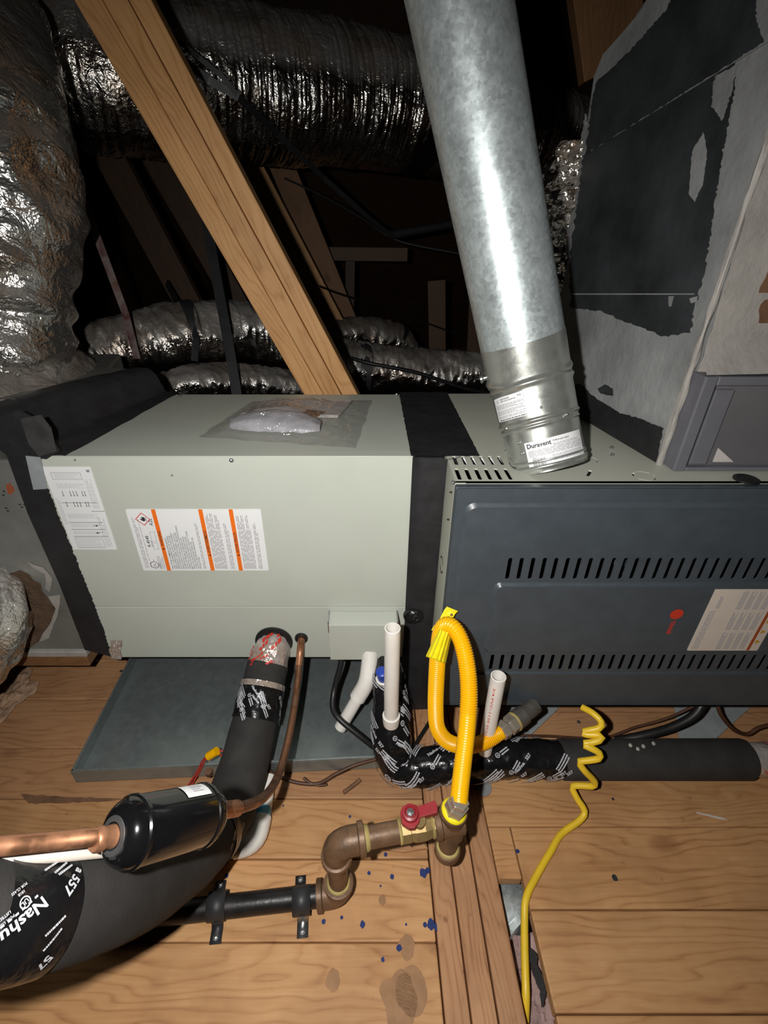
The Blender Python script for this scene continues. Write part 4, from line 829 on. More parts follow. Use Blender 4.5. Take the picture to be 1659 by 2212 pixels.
low, TL = flex('flexible_duct', 'lower short foil duct just above the cabinet\'s back edge', [pd(340, 850, 1.45), pd(420, 832, 1.48), pd(510, 828, 1.55), pd(600, 838, 1.62), pd(680, 850, 1.7)], [0.05, 0.060, 0.062, 0.06, 0.055], seg=64, amp=0.0065, axf=30, thf=1.2, seed=31, fold=0.008, ns=120)
far, TFar = flex('flexible_duct', 'small dusty duct end poking up behind the duct right of the brace', [pd(690, 735, 2.15), pd(760, 725, 2.2), pd(820, 728, 2.25), pd(865, 745, 2.3), pd(885, 800, 2.32)], [0.075, 0.078, 0.08, 0.075, 0.06], 'foil_dull', seg=48, amp=0.006, axf=24, thf=1.2, seed=51, fold=0.008)
lef, TLe = flex('flexible_duct', 'crumpled foil duct coming off the plenum\'s face at the lower left', [Vector((-0.82, 0.64, 0.31)), pd(-100, 1312, 0.80), pd(-92, 1352, 0.79), pd(-115, 1410, 0.795), pd(-180, 1470, 0.80), pd(-330, 1530, 0.82)], [0.082, 0.090, 0.094, 0.088, 0.08, 0.078], 'foil_bright', seg=100, amp=0.013, axf=20, thf=2.2, fine=0.7, seed=61, fold=0.016)
# straps and hangers
band(TM, mid, 410, 722, 0.035, 0.008); band(TFar, far, 855, 740, 0.02, 0.004, 'black_tape'); band(TM, mid, 785, 795, 0.045, 0.006); band(TB, bigd, 912, 240, 0.08, 0.008, 'gloss_tape')
def strap(name, label, mat, pts, wd_, th_=0.0016, cat='strap', ref=(0, -1, 0)):
    b_ = MB(); P_ = [Vector(p) for p in pts]
    vs_ = []
    for i, p in enumerate(P_):
        t = (P_[min(i + 1, len(P_) - 1)] - P_[max(i - 1, 0)]).normalized(); r = Vector(ref); r = (r - t * r.dot(t)).normalized(); a = t.cross(r)
        vs_ += [p - a * wd_ / 2 - r * th_ / 2, p + a * wd_ / 2 - r * th_ / 2, p + a * wd_ / 2 + r * th_ / 2, p - a * wd_ / 2 + r * th_ / 2]
    fs2 = [(4 * i + j, 4 * i + (j + 1) % 4, 4 * i + 4 + (j + 1) % 4, 4 * i + 4 + j) for i in range(len(P_) - 1) for j in range(4)] + [(0, 1, 2, 3), (4 * len(P_) - 4, 4 * len(P_) - 3, 4 * len(P_) - 2, 4 * len(P_) - 1)]
    o = b_.add(vs_, fs2).build(name, mat, smooth=False); return tag(o, label, cat, 'straps hanging from the roof')
strap('hanger_strap', 'mottled rusty flat strap hanging beside the upright foil duct', 'rust_strap', [pd(120, 285, 1.12), pd(175, 420, 1.16), pd(235, 580, 1.22), pd(272, 680, 1.27), pd(296, 775, 1.33)], 0.020)
strap('hanger_strap', 'dark hanging strap descending left of the brace to the cabinet\'s back', 'strap_black', [pd(440, 440, 1.36), pd(462, 570, 1.36), pd(484, 690, 1.37), pd(500, 780, 1.38), pd(516, 880, 1.40)], 0.030)
strap('hanger_strap', 'black strap rising from the duct behind the cabinet into the dark', 'strap_black', [pd(360, 610, 1.62), pd(385, 660, 1.50), pd(408, 690, 1.46), pd(424, 730, 1.445), pd(420, 780, 1.45)], 0.022)
strap('hanger_strap', 'long dark strap sloping across the large foil duct to the vent pipe', 'strap_black', [pd(372, 92, 1.02), pd(400, 135, 1.03), pd(450, 172, 1.05), pd(515, 210, 1.08), pd(600, 290, 1.30), pd(700, 385, 1.55), pd(790, 465, 1.75), pd(850, 512, 1.9)], 0.016)
strap('hanger_strap', 'short black strap looped beside the top of the long dark strap', 'strap_black', [pd(385, 88, 1.015), pd(430, 125, 1.025), pd(480, 165, 1.045), pd(512, 205, 1.075)], 0.010)
def cable(name, label, mat, pts, r, cat='wire', seg=10, n=12, parent=None, caps=True):
    o = MB().tube(Tube(pts, r, n), seg, caps=caps).build(name, mat, parent, True); return tag(o, label, cat) if label else o
cable('wire', 'thin pale cable sagging from the slanted boards toward the vent pipe', 'strap_black', [pd(615, 385, 2.0), pd(700, 425, 2.0), pd(780, 470, 1.99), pd(860, 520, 1.97), pd(1000, 550, 1.98), pd(1060, 570, 2.0)], 0.004)
cable('wire', 'dark cable running across the gloom from the slanted boards', 'wire_dark', [pd(690, 618, 1.72), pd(735, 635, 1.9), pd(830, 665, 2.1), pd(1010, 730, 2.3)], 0.004)
cable('conduit', 'dim grey conduit stub left of the vent pipe', 'strap_black', [pd(842, 508, 1.92), pd(900, 498, 1.95), pd(1010, 478, 2.0), pd(1080, 465, 2.05)], 0.016, 'pipe')
cable('wire', 'black cable lying along the foil duct right of the brace', 'wire_dark', [pd(730, 765, 1.72), pd(800, 785, 1.71), pd(900, 805, 1.73), pd(1000, 838, 1.76), pd(1060, 850, 1.78)], 0.007)

# ================================================================== DRAIN PAN
pan = thing('drain_pan', 'grey galvanized drain pan on the floor under the pale cabinet', 'pan', (-0.25, 0.7, 0.0))
c0 = at_Z(152, 1668, 0.034); c1 = at_Z(822, 1637, 0.034); dx = (c1 - c0); dx.z = 0; dx.normalize(); dy = Vector((-dx.y, dx.x, 0))
def PN(a, c, z): p = Vector((c0.x, c0.y, 0)) + dx * a + dy * c; return Vector((p.x, p.y, z))
PW, PD, PH = 0.556, 0.50, 0.034
MB().prism([PN(0, 0, 0.0022), PN(PW, 0, 0.0022), PN(PW, PD, 0.0022), PN(0, PD, 0.0022)], (0, 0, 0.0012)).build('pan_floor', 'pan_steel', pan)
for a0_, c0_, a1x, c1x in ((0, 0, PW, 0), (PW, 0, PW, PD), (PW, PD, 0, PD), (0, PD, 0, 0)):
    d_ = (PN(a1x, c1x, 0) - PN(a0_, c0_, 0)).normalized(); n_ = Vector((-d_.y, d_.x, 0))
    p0, p1 = PN(a0_, c0_, 0.002), PN(a1x, c1x, 0.002)
    lp_ = [p0, p0 + Vector((0, 0, PH - 0.004)), p0 + Vector((0, 0, PH)) + n_ * 0.0008, p0 + Vector((0, 0, PH)) + n_ * 0.0045, p0 + Vector((0, 0, PH - 0.004)) + n_ * 0.0045, p0 + Vector((0, 0, PH - 0.004)) + n_ * 0.0012, p0 + n_ * 0.0012]
    MB().prism(lp_, p1 - p0).build('pan_rim', 'pan_steel', pan, bevel=0.0006)
for x0, x1 in ((-0.40, -0.30), (-0.12, -0.02)): MB().box((x0, 0.80, 0.0036), (x1, 0.90, ZCB)).build('support_foot', 'wood_dark', cab, bevel=0.002)
for x0, x1 in ((0.22, 0.30), (0.62, 0.72)): MB().box((x0, 0.86, 0.0), (x1, 0.96, ZFB)).build('support_foot', 'black_tape', fur, bevel=0.002)
# strips of grey sheet metal on the deck under the furnace
for lbl, pts in (('grey metal sheet strip on the floor under the furnace, beside the gas fitting', ((1098, 1512), (1222, 1512), (1200, 1538), (1135, 1600), (1060, 1600))), ('wider grey metal sheet strip on the floor under the furnace, farther right', ((1452, 1505), (1642, 1505), (1620, 1530), (1543, 1600), (1466, 1600)))):
    tag(MB().prism([at_Z(u, v, 0.0015) for u, v in pts], (0, 0, 0.0035)).build('metal_strip', 'sheet_grey', bevel=0.0008), lbl, 'sheet metal')

# ================================================================== REFRIGERANT LINES
suc = thing('suction_line', 'thick black foam-insulated refrigerant line from the cabinet to the lower left', 'pipe', (-0.2, 0.4, 0.0))
TS = Tube([pd(601, 1362, 0.96), pd(592, 1392, 0.915), pd(578, 1440, 0.895), pd(557, 1530, 0.858), pd(538, 1610, 0.825), pd(519, 1680, 0.788), pd(491, 1752, 0.735), pd(428, 1832, 0.625), pd(325, 1905, 0.505), pd(200, 1948, 0.415), pd(60, 1975, 0.360), pd(-110, 1990, 0.320), Vector((-0.330, 0.125, 0.520)), Vector((-0.42, 0.135, 0.585)), Vector((-0.56, 0.17, 0.64))], [0.0375, 0.0380, 0.0392, 0.0395, 0.041, 0.042, 0.0425, 0.041, 0.039, 0.039, 0.039, 0.039, 0.039, 0.039, 0.039], 16)
sI0 = TS.s_at_px(572, 1432)
MB().tube(TS, 48, sI0, None, 0, True, 220, None, lambda s_, th: 0.0008 * noise.noise((s_ * 30, math.cos(th) * 2, math.sin(th) * 2))).build('foam_insulation', 'foam', suc, True)
MB().tube(TS, 40, 0.0, sI0 + 0.004, -0.003, True, 30, None, lambda s_, th: 0.003 * noise.noise((s_ * 60, math.cos(th) * 2, math.sin(th) * 2))).build('foil_tape', 'foil_tape', suc, True, label='shiny foil tape with red print')
rp = MB()
def tubefn(T_, s0, th0, ang, lift, flip=1):
    ca, sa = math.cos(ang), math.sin(ang)
    def fn(x, y):
        a = x * ca - y * sa; c = x * sa + y * ca; s_ = s0 + a; return T_.surf(s_, th0 + flip * c / (T_.rad(s_) + lift), lift)
    return fn
def sgn_of(T_, s_):                                        # +1 when growing angle turns to the right of the path as seen
    th = T_.toward(s_, CAM); q0 = T_.surf(s_, th); q1 = T_.surf(s_, th + 0.1); t = T_.frame(s_)[3]; view = (CAM - q0).normalized()
    return 1 if view.cross(t).dot(q1 - q0) > 0 else -1
for i in range(16):
    s_ = 0.02 + random.random() * (sI0 - 0.02); th = TS.toward(s_, CAM) + random.uniform(-1.2, 1.2); f = tubefn(TS, s_, th, random.uniform(0.4, 1.1), 0.0016)
    x = 0
    for _ in range(3): w_ = random.uniform(0.003, 0.006); rect2(rp, f, x, 0, x + w_, random.uniform(0.003, 0.005)); x += w_ + 0.0015
rp.build('red_print', 'ink_red', suc)
for (ua, va), (ub, vb), mt, nm, lift in (((553, 1474), (548, 1492), 'foil_tape', 'foil_tape', 0.0018), ((548, 1490), (532, 1554), 'gloss_tape', 'printed_tape', 0.0026)):
    sa, sb = TS.s_at_px(ua + 10, va), TS.s_at_px(ub + 10, vb)
    o = MB().tube(TS, 44, sa, sb, lift, True, 24, None, lambda s_, th: 0.0022 * noise.noise((s_ * 55 + math.cos(th) * 2, math.sin(th) * 3, 2))).build(nm, mt, suc, True)
def tape_print(T_, s0, s1, parent, lift, size, n, ang=0.6, seed=1, th_span=1.5, both=True, mat='ink_white'):
    rnd = random.Random(seed); mb_ = MB()
    for i in range(n):
        s_ = s0 + (s1 - s0) * ((i * 0.618) % 1.0); th = T_.toward(s_, CAM) + rnd.uniform(-th_span, th_span)
        f = tubefn(T_, s_, th, ang + rnd.uniform(-0.25, 0.25), lift + 0.0022, sgn_of(T_, s_))
        fc_ = lambda x, y, f=f: f(x, y)
        k_ = i % 3
        if k_ == 0: put(mb_, 'Nashua', size * 1.4, fc_, -size * 2, 0, 0.03); put(mb_, '557', size * 1.4, fc_, size * 3.4, 0, 0.03)
        elif k_ == 1: bars(mb_, fc_, -size * 3, 0, size * 6, 3, size * 0.8, size * 0.42, rnd); 
        else:
            ring2(mb_, fc_, 0, 0, size * 0.55, size * 0.75, 12); put(mb_, 'UL', size * 0.7, fc_, -size * 0.38, -size * 0.25, 0.03); bars(mb_, fc_, size * 1.1, 0, size * 3.2, 2, size * 0.8, size * 0.42, rnd)
    return mb_.build('tape_print', mat, parent)
sa, sb = TS.s_at_px(555, 1500), TS.s_at_px(545, 1545); tape_print(TS, sa, sb, suc, 0.0026, 0.0046, 16, 0.7, 5, 1.3)
# broad printed tape where the line nears the viewer
sa, sb = TS.s_at_px(84, 1970), TS.s_at_px(-55, 1988)
ptape = MB().tube(TS, 56, sa, sb, 0.0012, False, 30, None, lambda s_, th: 0.0012 * noise.noise((s_ * 30, math.cos(th) * 2, math.sin(th) * 2))).build('printed_tape', 'gloss_tape', suc, True, label='wide glossy black tape printed in white')
pm = MB()
def big(u, v, u2, v2):
    s_, th = tube_at(TS, u, v); s2, th2 = tube_at(TS, u2, v2); sg = sgn_of(TS, s_); r = TS.rad(s_); ang = math.atan2((th2 - th) * sg * r, s2 - s_)
    return tubefn(TS, s_, th, ang, 0.0032, sg)
f = big(86, 1938, 4, 2010); put(pm, 'Nashua', 0.0112, f, 0, 0, 0.025)
f = big(160, 1880, 124, 1938); put(pm, 'a 557', 0.0094, f, 0, 0, 0.03)
f = big(48, 1952, 20, 1982); ring2(pm, f, 0, 0, 0.0030, 0.0039, 24); put(pm, 'UL', 0.0042, f, -0.0024, -0.0015, 0.03)
f = big(74, 1936, 0, 2001)
for i in range(9): rect2(pm, f, i * 0.0046, 0, i * 0.0046 + 0.0024, 0.0015)
f = big(50, 1911, 4, 1947); put(pm, 'FOR CLASS', 0.0026, f, 0, 0, 0.03)
f = big(46, 1926, 8, 1955); put(pm, '181B', 0.0026, f, 0, 0, 0.03)
f = big(24, 1975, -14, 2005); put(pm, 'FOR USE', 0.0026, f, 0, 0, 0.03)
f = big(16, 1968, -20, 1997); put(pm, 'LISTED', 0.0026, f, 0, 0, 0.03)
for u, v, u2, v2 in ((134, 1976, 88, 2022), (126, 2002, 104, 2030), (118, 1868, 100, 1880), (136, 1870, 120, 1884), (148, 1874, 124, 1892)): bars(pm, big(u, v, u2, v2), 0, 0, 0.014, 1, 0.005, 0.0016)
f = big(100, 2056, 84, 2074); put(pm, '57', 0.0094, f, 0, 0, 0.03)
pm.build('tape_print', 'ink_white', ptape)
sq = TS.s_at_px(452, 1800); tape_print(TS, sq - 0.02, sq + 0.03, suc, -0.0014, 0.0036, 6, 0.6, 9, 0.9)
o = MB().tube(TS, 48, sq - 0.006, sq + 0.016, 0.0016, True, 10).build('printed_tape', 'gloss_tape', suc, True)

liq = thing('liquid_line', 'thin copper refrigerant line curving down beside the thick black line', 'pipe', (-0.2, 0.5, 0.0))
dr0, dr1 = pd(243, 1806, 0.375), pd(472, 1752, 0.468)
TQ = Tube([at_Y(652, 1374, YC + 0.02), at_Y(651, 1380, YC - 0.004), pd(648, 1412, 0.893), pd(642, 1480, 0.862), pd(632, 1550, 0.822), pd(617, 1622, 0.765), pd(598, 1682, 0.70), pd(570, 1722, 0.61), pd(528, 1742, 0.535), dr1], 0.0062, 14)
sK = TQ.s_at_px(620, 1610)
MB().tube(TQ, 20, 0, TQ.s_at_px(646, 1440), 0.0006).build('copper_tube', 'copper', liq, True)
MB().tube(TQ, 20, TQ.s_at_px(646, 1440) - 0.004, TQ.L - 0.05, 0).build('oxidised_tube', 'copper_dull', liq, True, label='darkened copper')
MB().tube(TQ, 20, TQ.L - 0.052, None, 0.0022).build('stub', 'copper', liq, True)
tag(MB().tube(Tube([dr0, pd(215, 1807, 0.366), pd(120, 1817, 0.350), pd(0, 1828, 0.328), pd(-120, 1838, 0.315), pd(-450, 1850, 0.33), pd(-950, 1850, 0.39)], 0.0065, 12), 22).build('copper_pipe', 'copper', None, True), 'bright copper pipe entering from the left into the black filter canister', 'pipe')
dri = thing('filter_drier', 'glossy black filter canister on the copper line at lower left', 'filter', dr0)
ax = dr1 - dr0; Ld = ax.length; rD = 0.0268
MB().lathe(dr0, ax, [(0.000, 0.009), (0.0006, 0.0145), (0.0025, 0.0190), (0.0055, 0.0225), (0.0095, 0.0250), (0.0150, rD), (Ld - 0.022, rD), (Ld - 0.016, rD * 0.96), (Ld - 0.010, rD * 0.82), (Ld - 0.004, rD * 0.5), (Ld, 0.010)], 56).build('canister', 'gloss_black', dri, True)
for t0 in (0.0165, Ld - 0.023): MB().lathe(dr0, ax, [(t0 - 0.003, rD * 0.99), (t0 - 0.0015, rD + 0.0011), (t0 + 0.0015, rD + 0.0011), (t0 + 0.003, rD * 0.99)], 48, False).build('weld_seam', 'gloss_black', dri, True)
MB().lathe(dr0, ax, [(-0.016, 0.0076), (-0.014, 0.0090), (-0.010, 0.0092), (-0.007, 0.0080), (0.0, 0.0085), (0.002, 0.0100), (0.0015, 0.001)], 28).build('brazed_collar', 'copper', dri, True)
TD = Tube([dr0, dr0.lerp(dr1, 0.5), dr1], rD, 10); sm = Ld * 0.60; thm = TD.toward(sm, CAM); sgm = sgn_of(TD, sm)
th_up = TD.toward(sm, CAM + Vector((0, 0.75, 1.0))); fL = tubefn(TD, sm, th_up - sgm * 0.25 * 0, 0, 0.0007, sgm)
lbl = MB().grid(lambda u, v: fL(-0.012 + 0.028 * u, -0.009 + 0.018 * v), 8, 8).build('sticker', 'label_white', dri, True, label='small white sticker'); g1 = MB(); fL2 = tubefn(TD, sm, th_up, 0, 0.0010, sgm)
bars(g1, fL2, -0.003, 0.004, 0.013, 4, 0.0026, 0.0012); g1.build('fine_print', 'ink_grey', lbl)

MB().lathe(dr0, ax, [(0.0004, 0.0145), (-0.0003, 0.0140), (-0.0004, 0.0100)], 30, False).build('braze_scorch', 'patch_grey', dri, True)
# ================================================================== GAS LINE
gz = 0.0165
g0, g1p = at_Z(250, 1985, gz), at_Z(716, 1940, gz); gel = at_Z(733, 1930, gz)
top = Vector((gel.x, gel.y, 0.160)); tee = at_Z(976, 1774, 0.165)
gas = thing('gas_pipe', 'black and brown iron gas pipe with red valve on the floor planks', 'pipe', (gel.x, gel.y, 0.0))
def cyl(name, mat, p0, p1, r, seg=28, parent=gas, bev=0.0): 
    p0, p1 = Vector(p0), Vector(p1); return MB().lathe(p0, p1 - p0, [(0, r), ((p1 - p0).length, r)], seg).build(name, mat, parent, True)
dg = (gel - g0).normalized()
cyl('long_pipe', 'iron_black', g0, gel - dg * 0.016, 0.0148)
def elbow(name, mat, p_in, corner, p_out, r, parent=gas):
    T_ = Tube([p_in, p_in.lerp(corner, 0.55), corner.lerp((p_in + p_out) / 2, 0.30), p_out.lerp(corner, 0.55), p_out], r, 10)
    MB().tube(T_, 28).build(name, mat, parent, True)
    for p, q in ((p_in, corner), (p_out, corner)):
        d = (q - p).normalized(); MB().lathe(p - d * 0.003, d, [(0, r), (0.0008, r * 1.17), (0.008, r * 1.17), (0.0095, r)], 28).build('elbow_collar', mat, parent, True)
upv = Vector((0, 0, 1)); dh = (tee - top).normalized()
elbow('elbow', 'iron_brown', gel - dg * 0.030, gel + upv * 0.002, gel + upv * 0.034, 0.0182)
cyl('riser', 'iron_brown', gel + upv * 0.02, top - upv * 0.02, 0.0140)
MB().lathe(gel + upv * 0.034, upv, [(0, 0.0175), (0.004, 0.0165), (0.006, 0.0142)], 28).build('thread_sealant', 'sealant', gas, True)
elbow('elbow', 'iron_brown', top - upv * 0.034, top, top + dh * 0.036, 0.0182)
Lh = (tee - top).length
def along(a): return top + dh * a
MB().lathe(along(0.039), dh, [(0, 0.0165), (0.004, 0.0158), (0.006, 0.0142)], 28).build('thread_sealant', 'sealant', gas, True)
cyl('nipple', 'iron_brown', along(0.03), along(0.092), 0.0140)
vb = 0.086
MB().lathe(along(vb), dh, [(0, 0.0150), (0.003, 0.0165), (0.014, 0.0165), (0.015, 0.0150), (0.022, 0.0175), (0.034, 0.0178), (0.046, 0.0150), (0.0465, 0.0165), (0.056, 0.0165), (0.058, 0.0150)], 8).build('valve_body', 'brass', gas)
for a in (vb - 0.001, vb + 0.057): MB().lathe(along(a), dh, [(0, 0.0152), (0.002, 0.0162), (0.004, 0.0150)], 24).build('thread_sealant', 'sealant', gas, True)
vc = along(vb + 0.028); vn = Vector((-0.05, -0.12, 1.0)).normalized(); vx = (dh - vn * dh.dot(vn)).normalized(); vy = vn.cross(vx)
MB().lathe(vc + vn * 0.012, vn, [(0, 0.008), (0.012, 0.008)], 16).build('valve_stem', 'brass', gas, True)
hb = vc + vn * 0.020 + Vector((-0.012, 0.006, 0))
hp = [(-0.013, -0.009), (-0.013, 0.004), (-0.009, 0.010), (0.0, 0.013), (0.008, 0.010), (0.013, 0.007), (0.036, 0.010), (0.038, 0.002), (0.036, -0.005), (0.012, -0.006), (0.009, -0.012), (0.002, -0.017), (-0.005, -0.016), (-0.010, -0.012)]
hm = MB().prism([hb + vx * x_ + vy * y_ for x_, y_ in hp], vn * 0.010).build('valve_handle', 'red_handle', gas, bevel=0.002, label='red valve handle')
MB().lathe(hb + vn * 0.010, vn, [(0, 0.0115), (0.005, 0.0105), (0.006, 0.0075), (0.003, 0.006), (0.003, 0.001)], 20).build('handle_boss', 'red_handle', hm, True)
MB().lathe(hb + vn * 0.013, vn, [(0, 0.0055), (0.003, 0.0050), (0.0035, 0.001)], 6).build('screw', 'steel', hm)
cyl('nipple', 'iron_brown', along(vb + 0.054), tee - dh * 0.012, 0.0140)
MB().lathe(tee - dh * 0.026, dh, [(0, 0.0150), (0.001, 0.0200), (0.008, 0.0200), (0.010, 0.0180), (0.040, 0.0180), (0.042, 0.0155)], 28).build('tee', 'iron_brown', gas, True)
MB().lathe(tee - dh * 0.030, dh, [(0, 0.0145), (0.0015, 0.0165), (0.0045, 0.0150)], 24).build('thread_sealant', 'sealant', gas, True)
MB().lathe(tee + upv * -0.026, upv, [(0, 0.0185), (0.006, 0.0185), (0.008, 0.0172), (0.044, 0.0172), (0.046, 0.0185), (0.051, 0.0185)], 28).build('tee_branch', 'iron_brown', gas, True)
MB().lathe(tee - upv * 0.066, upv, [(0, 0.0135), (0.045, 0.0135)], 28).build('drip_nipple', 'iron_brown', gas, True)
MB().lathe(tee - upv * 0.088, upv, [(0, 0.012), (0.002, 0.0165), (0.006, 0.0185), (0.018, 0.0185), (0.020, 0.0165), (0.021, 0.0135)], 28).build('drip_cap', 'iron_brown', gas, True)
MB().lathe(tee - upv * 0.068, upv, [(0, 0.0165), (0.002, 0.0162), (0.004, 0.0138)], 24).build('thread_sealant', 'sealant', gas, True)
h0 = pd(991, 1735, 0.612); hd = (h0 - (tee + upv * 0.024)).normalized(); ht = tee + upv * 0.024; Ln = (h0 - ht).length
MB().lathe(ht, hd, [(0, 0.0160), (0.003, 0.0172), (0.006, 0.0160), (0.008, 0.0125)], 24).build('thread_sealant', 'yellow_tag', gas, True, label='pale yellow pipe sealant')

# pipe straps
for lbl, u, v, mt in (('grey pipe strap nearest the thick black line', 470, 1957, 'strap_black'), ('shinier pipe strap near the brown elbow', 652, 1945, 'steel')):
    c = at_Z(u, v, gz); t = thing('pipe_strap', lbl, 'strap', (c.x, c.y, 0.0)); ps = Vector((-dg.y, dg.x, 0)); R_ = 0.0165; mb = MB()
    prof = [(-0.030, 0.0008), (-0.018, 0.0008)] + [(-R_ * math.cos(a), gz + R_ * math.sin(a)) for a in [PI * i / 10 for i in range(-2, 13)]] + [(0.018, 0.0008), (0.046, 0.0008)]
    prof[2:] = prof[2:]
    def pt(q, lift): return c * 1.0 - Vector((0, 0, gz)) + ps * q[0] + upv * (q[1])
    off_ = 0.007
    def strapseg(pr, x0_, x1_, name, mat):
        b_ = MB(); vs_ = []
        for q in pr: b0 = Vector((c.x, c.y, 0)) + ps * q[0] + upv * q[1]; vs_ += [b0 + dg * x0_, b0 + dg * x1_]
        b_.add(vs_, [(2 * i, 2 * i + 1, 2 * i + 3, 2 * i + 2) for i in range(len(pr) - 1)]); o = b_.build(name, mat, t, True); m_ = o.modifiers.new('thick', 'SOLIDIFY'); m_.thickness = 0.0016; m_.offset = 1; return o
    arch = [(-R_ * math.cos(a), gz + R_ * math.sin(a)) for a in [PI * (-0.12 + 1.24 * i / 16) for i in range(17)]]
    strapseg(arch, -0.013, 0.013, 'saddle', 'strap_black')
    strapseg([(-0.038, 0.0012), (-0.021, 0.0012), (-0.0175, 0.004), (-0.0172, 0.014)], -0.007, 0.009, 'strap_ear', mt)
    strapseg([(0.038, 0.0012), (0.021, 0.0012), (0.0175, 0.004), (0.0172, 0.014)], -0.012, 0.004, 'strap_ear', 'strap_black')
    for q in (-0.0315, 0.0315): screw(t, Vector((c.x, c.y, 0.0028)) + ps * q + dg * (0.001 if q < 0 else -0.004), (0, 0, 1), 0.0032)

# ================================================================== YELLOW GAS HOSE
hose = thing('gas_hose', 'yellow corrugated gas hose looped in front of the furnace', 'hose', h0)
TH_ = Tube([h0, pd(994, 1700, 0.622), pd(1001, 1640, 0.635), pd(1009, 1570, 0.647), pd(1013, 1500, 0.655), pd(1009, 1440, 0.661), pd(998, 1390, 0.667), pd(982, 1359, 0.676), pd(964, 1350, 0.688), pd(952, 1366, 0.696), pd(947, 1402, 0.702), pd(943, 1460, 0.716), pd(941, 1530, 0.736), pd(946, 1574, 0.75), pd(968, 1602, 0.764), pd(1006, 1612, 0.775), pd(1048, 1602, 0.785), pd(1083, 1581, 0.792)], 0.0118, 18)
per = 0.0034
sA_, sB_ = TH_.s_at_px(990, 1375), TH_.s_at_px(946, 1398)
def corr(s_, th):
    k_ = min(1, s_ / 0.02, (TH_.L - s_) / 0.02); smoothz = 0.25 if s_ < 0.11 else 1.0
    return 0.0007 * smoothz * max(0, k_) * math.sin(2 * PI * s_ / per)
MB().tube(TH_, 26, ns=int(TH_.L / per * 6), bump=corr).build('hose_jacket', 'yellow_hose', hose, True)
MB().lathe(ht + hd * 0.006, hd, [(0, 0.0120), (0.0005, 0.0150), (0.010, 0.0150), (0.012, 0.0125), (0.016, 0.0120), (0.0165, 0.0150), (Ln - 0.016, 0.0150), (Ln - 0.012, 0.0125), (Ln + 0.002, 0.0122)], 6).build('hose_nut', 'chrome', hose, bevel=0.0008)
e0 = TH_.P[-1]; ed = (pd(1132, 1543, 0.815) - e0).normalized()
MB().lathe(e0 - ed * 0.002, ed, [(0, 0.0125), (0.001, 0.0150), (0.013, 0.0165), (0.0135, 0.0135), (0.019, 0.0135), (0.0195, 0.0170), (0.032, 0.0170), (0.033, 0.0150)], 6).build('hose_nut', 'chrome', hose, bevel=0.0008)
MB().lathe(e0 + ed * 0.030, ed, [(0, 0.0165), (0.003, 0.0170), (0.005, 0.0155)], 20).build('thread_sealant', 'sealant', hose, True)
nip = MB().lathe(e0 + ed * 0.034, ed, [(0, 0.0155), (0.006, 0.0165), (0.020, 0.0165), (0.022, 0.0140), (0.050, 0.0140)], 24).build('gas_inlet', 'inlet_grey', None, True); tag(nip, 'grey brown iron gas inlet under the furnace at the hose\'s end', 'pipe')
# its yellow tag
tg = thing('hose_tag', 'crinkled bright yellow paper tag on top of the hose loop', 'tag', pd(955, 1370, 0.70))
def tagA(u, v):                                            # upper flap leaning on the door, u across, v down
    p = pd(966 + 24 * u - 34 * v, 1310 + 10 * u + 52 * v - 6 * u * v, 0.712 - 0.004 * v); return p + Vector((0, 0.002 * math.sin(9 * v) + 0.0015 * noise.noise((u * 4, v * 6, 1)), 0))
MB().grid(tagA, 10, 14).build('tag_flap', 'yellow_tag', tg, True).modifiers.new('thick', 'SOLIDIFY').thickness = 0.0008
def tagB(u, v):                                            # lower flap folded over the hose, widening downward, with crinkles along it
    a_ = (u - 0.5) * 2; x0_, y0_ = 962 - 21 * v, 1364 + 62 * v; hw = 15 + 7 * v
    return pd(x0_ + hw * a_, y0_ + 5 * a_ + 3 * a_ * v, 0.668 + 0.018 * a_ * a_ + 0.010 * v + 0.0011 * math.sin(u * 34) + 0.001 * noise.noise((u * 5, v * 6, 2)))
MB().grid(tagB, 40, 14).build('tag_flap', 'yellow_tag', tg, True).modifiers.new('thick', 'SOLIDIFY').thickness = 0.0008
q = pd(975, 1328, 0.708); MB().lathe(q, (0, -1, 0.3), [(0, 0.0022), (0.0008, 0.0020), (0.001, 0.001)], 12).build('eyelet', 'brass', tg)

# ================================================================== CONDENSATE PIPING
TC = Tube([at_Y(838, 1405, YC + 0.01), pd(838, 1440, 0.885), pd(840, 1490, 0.872), pd(844, 1550, 0.862), pd(846, 1600, 0.858), pd(853, 1640, 0.855), pd(880, 1658, 0.853), pd(930, 1655, 0.852), pd(1010, 1645, 0.851), pd(1100, 1640, 0.850), pd(1214, 1640, 0.850)], [0.024, 0.025, 0.029, 0.033, 0.036, 0.034, 0.033, 0.0325, 0.032, 0.032, 0.032], 16)
con = thing('condensate_line', 'black taped and foam-wrapped condensate pipe along the floor under the furnace', 'pipe', (0.2, 0.52, 0.0))
MB().tube(TC, 40, 0, None, 0, True, 200, None, lambda s_, th: 0.0030 * noise.noise((s_ * 45 + math.cos(th), math.cos(th) * 1.6, math.sin(th) * 1.6)) + 0.0012 * noise.noise((s_ * 130, math.cos(th) * 5, math.sin(th) * 5))).build('tape_wrap', 'gloss_tape', con, True)
tape_print(TC, 0.05, TC.L - 0.01, con, 0.0032, 0.0056, 60, 0.75, 3, 1.5)
pR0, pR1, pR2 = TC.P[-1], pd(1612, 1640, 0.850), pd(1760, 1640, 0.850); dR = (pR1 - pR0).normalized()
MB().lathe(pR0 - dR * 0.004, dR, [(0, 0.0325), (0.002, 0.0342), ((pR1 - pR0).length, 0.0345), ((pR1 - pR0).length + 0.004, 0.0325)], 44).build('foam_sleeve', 'foam', con, True)
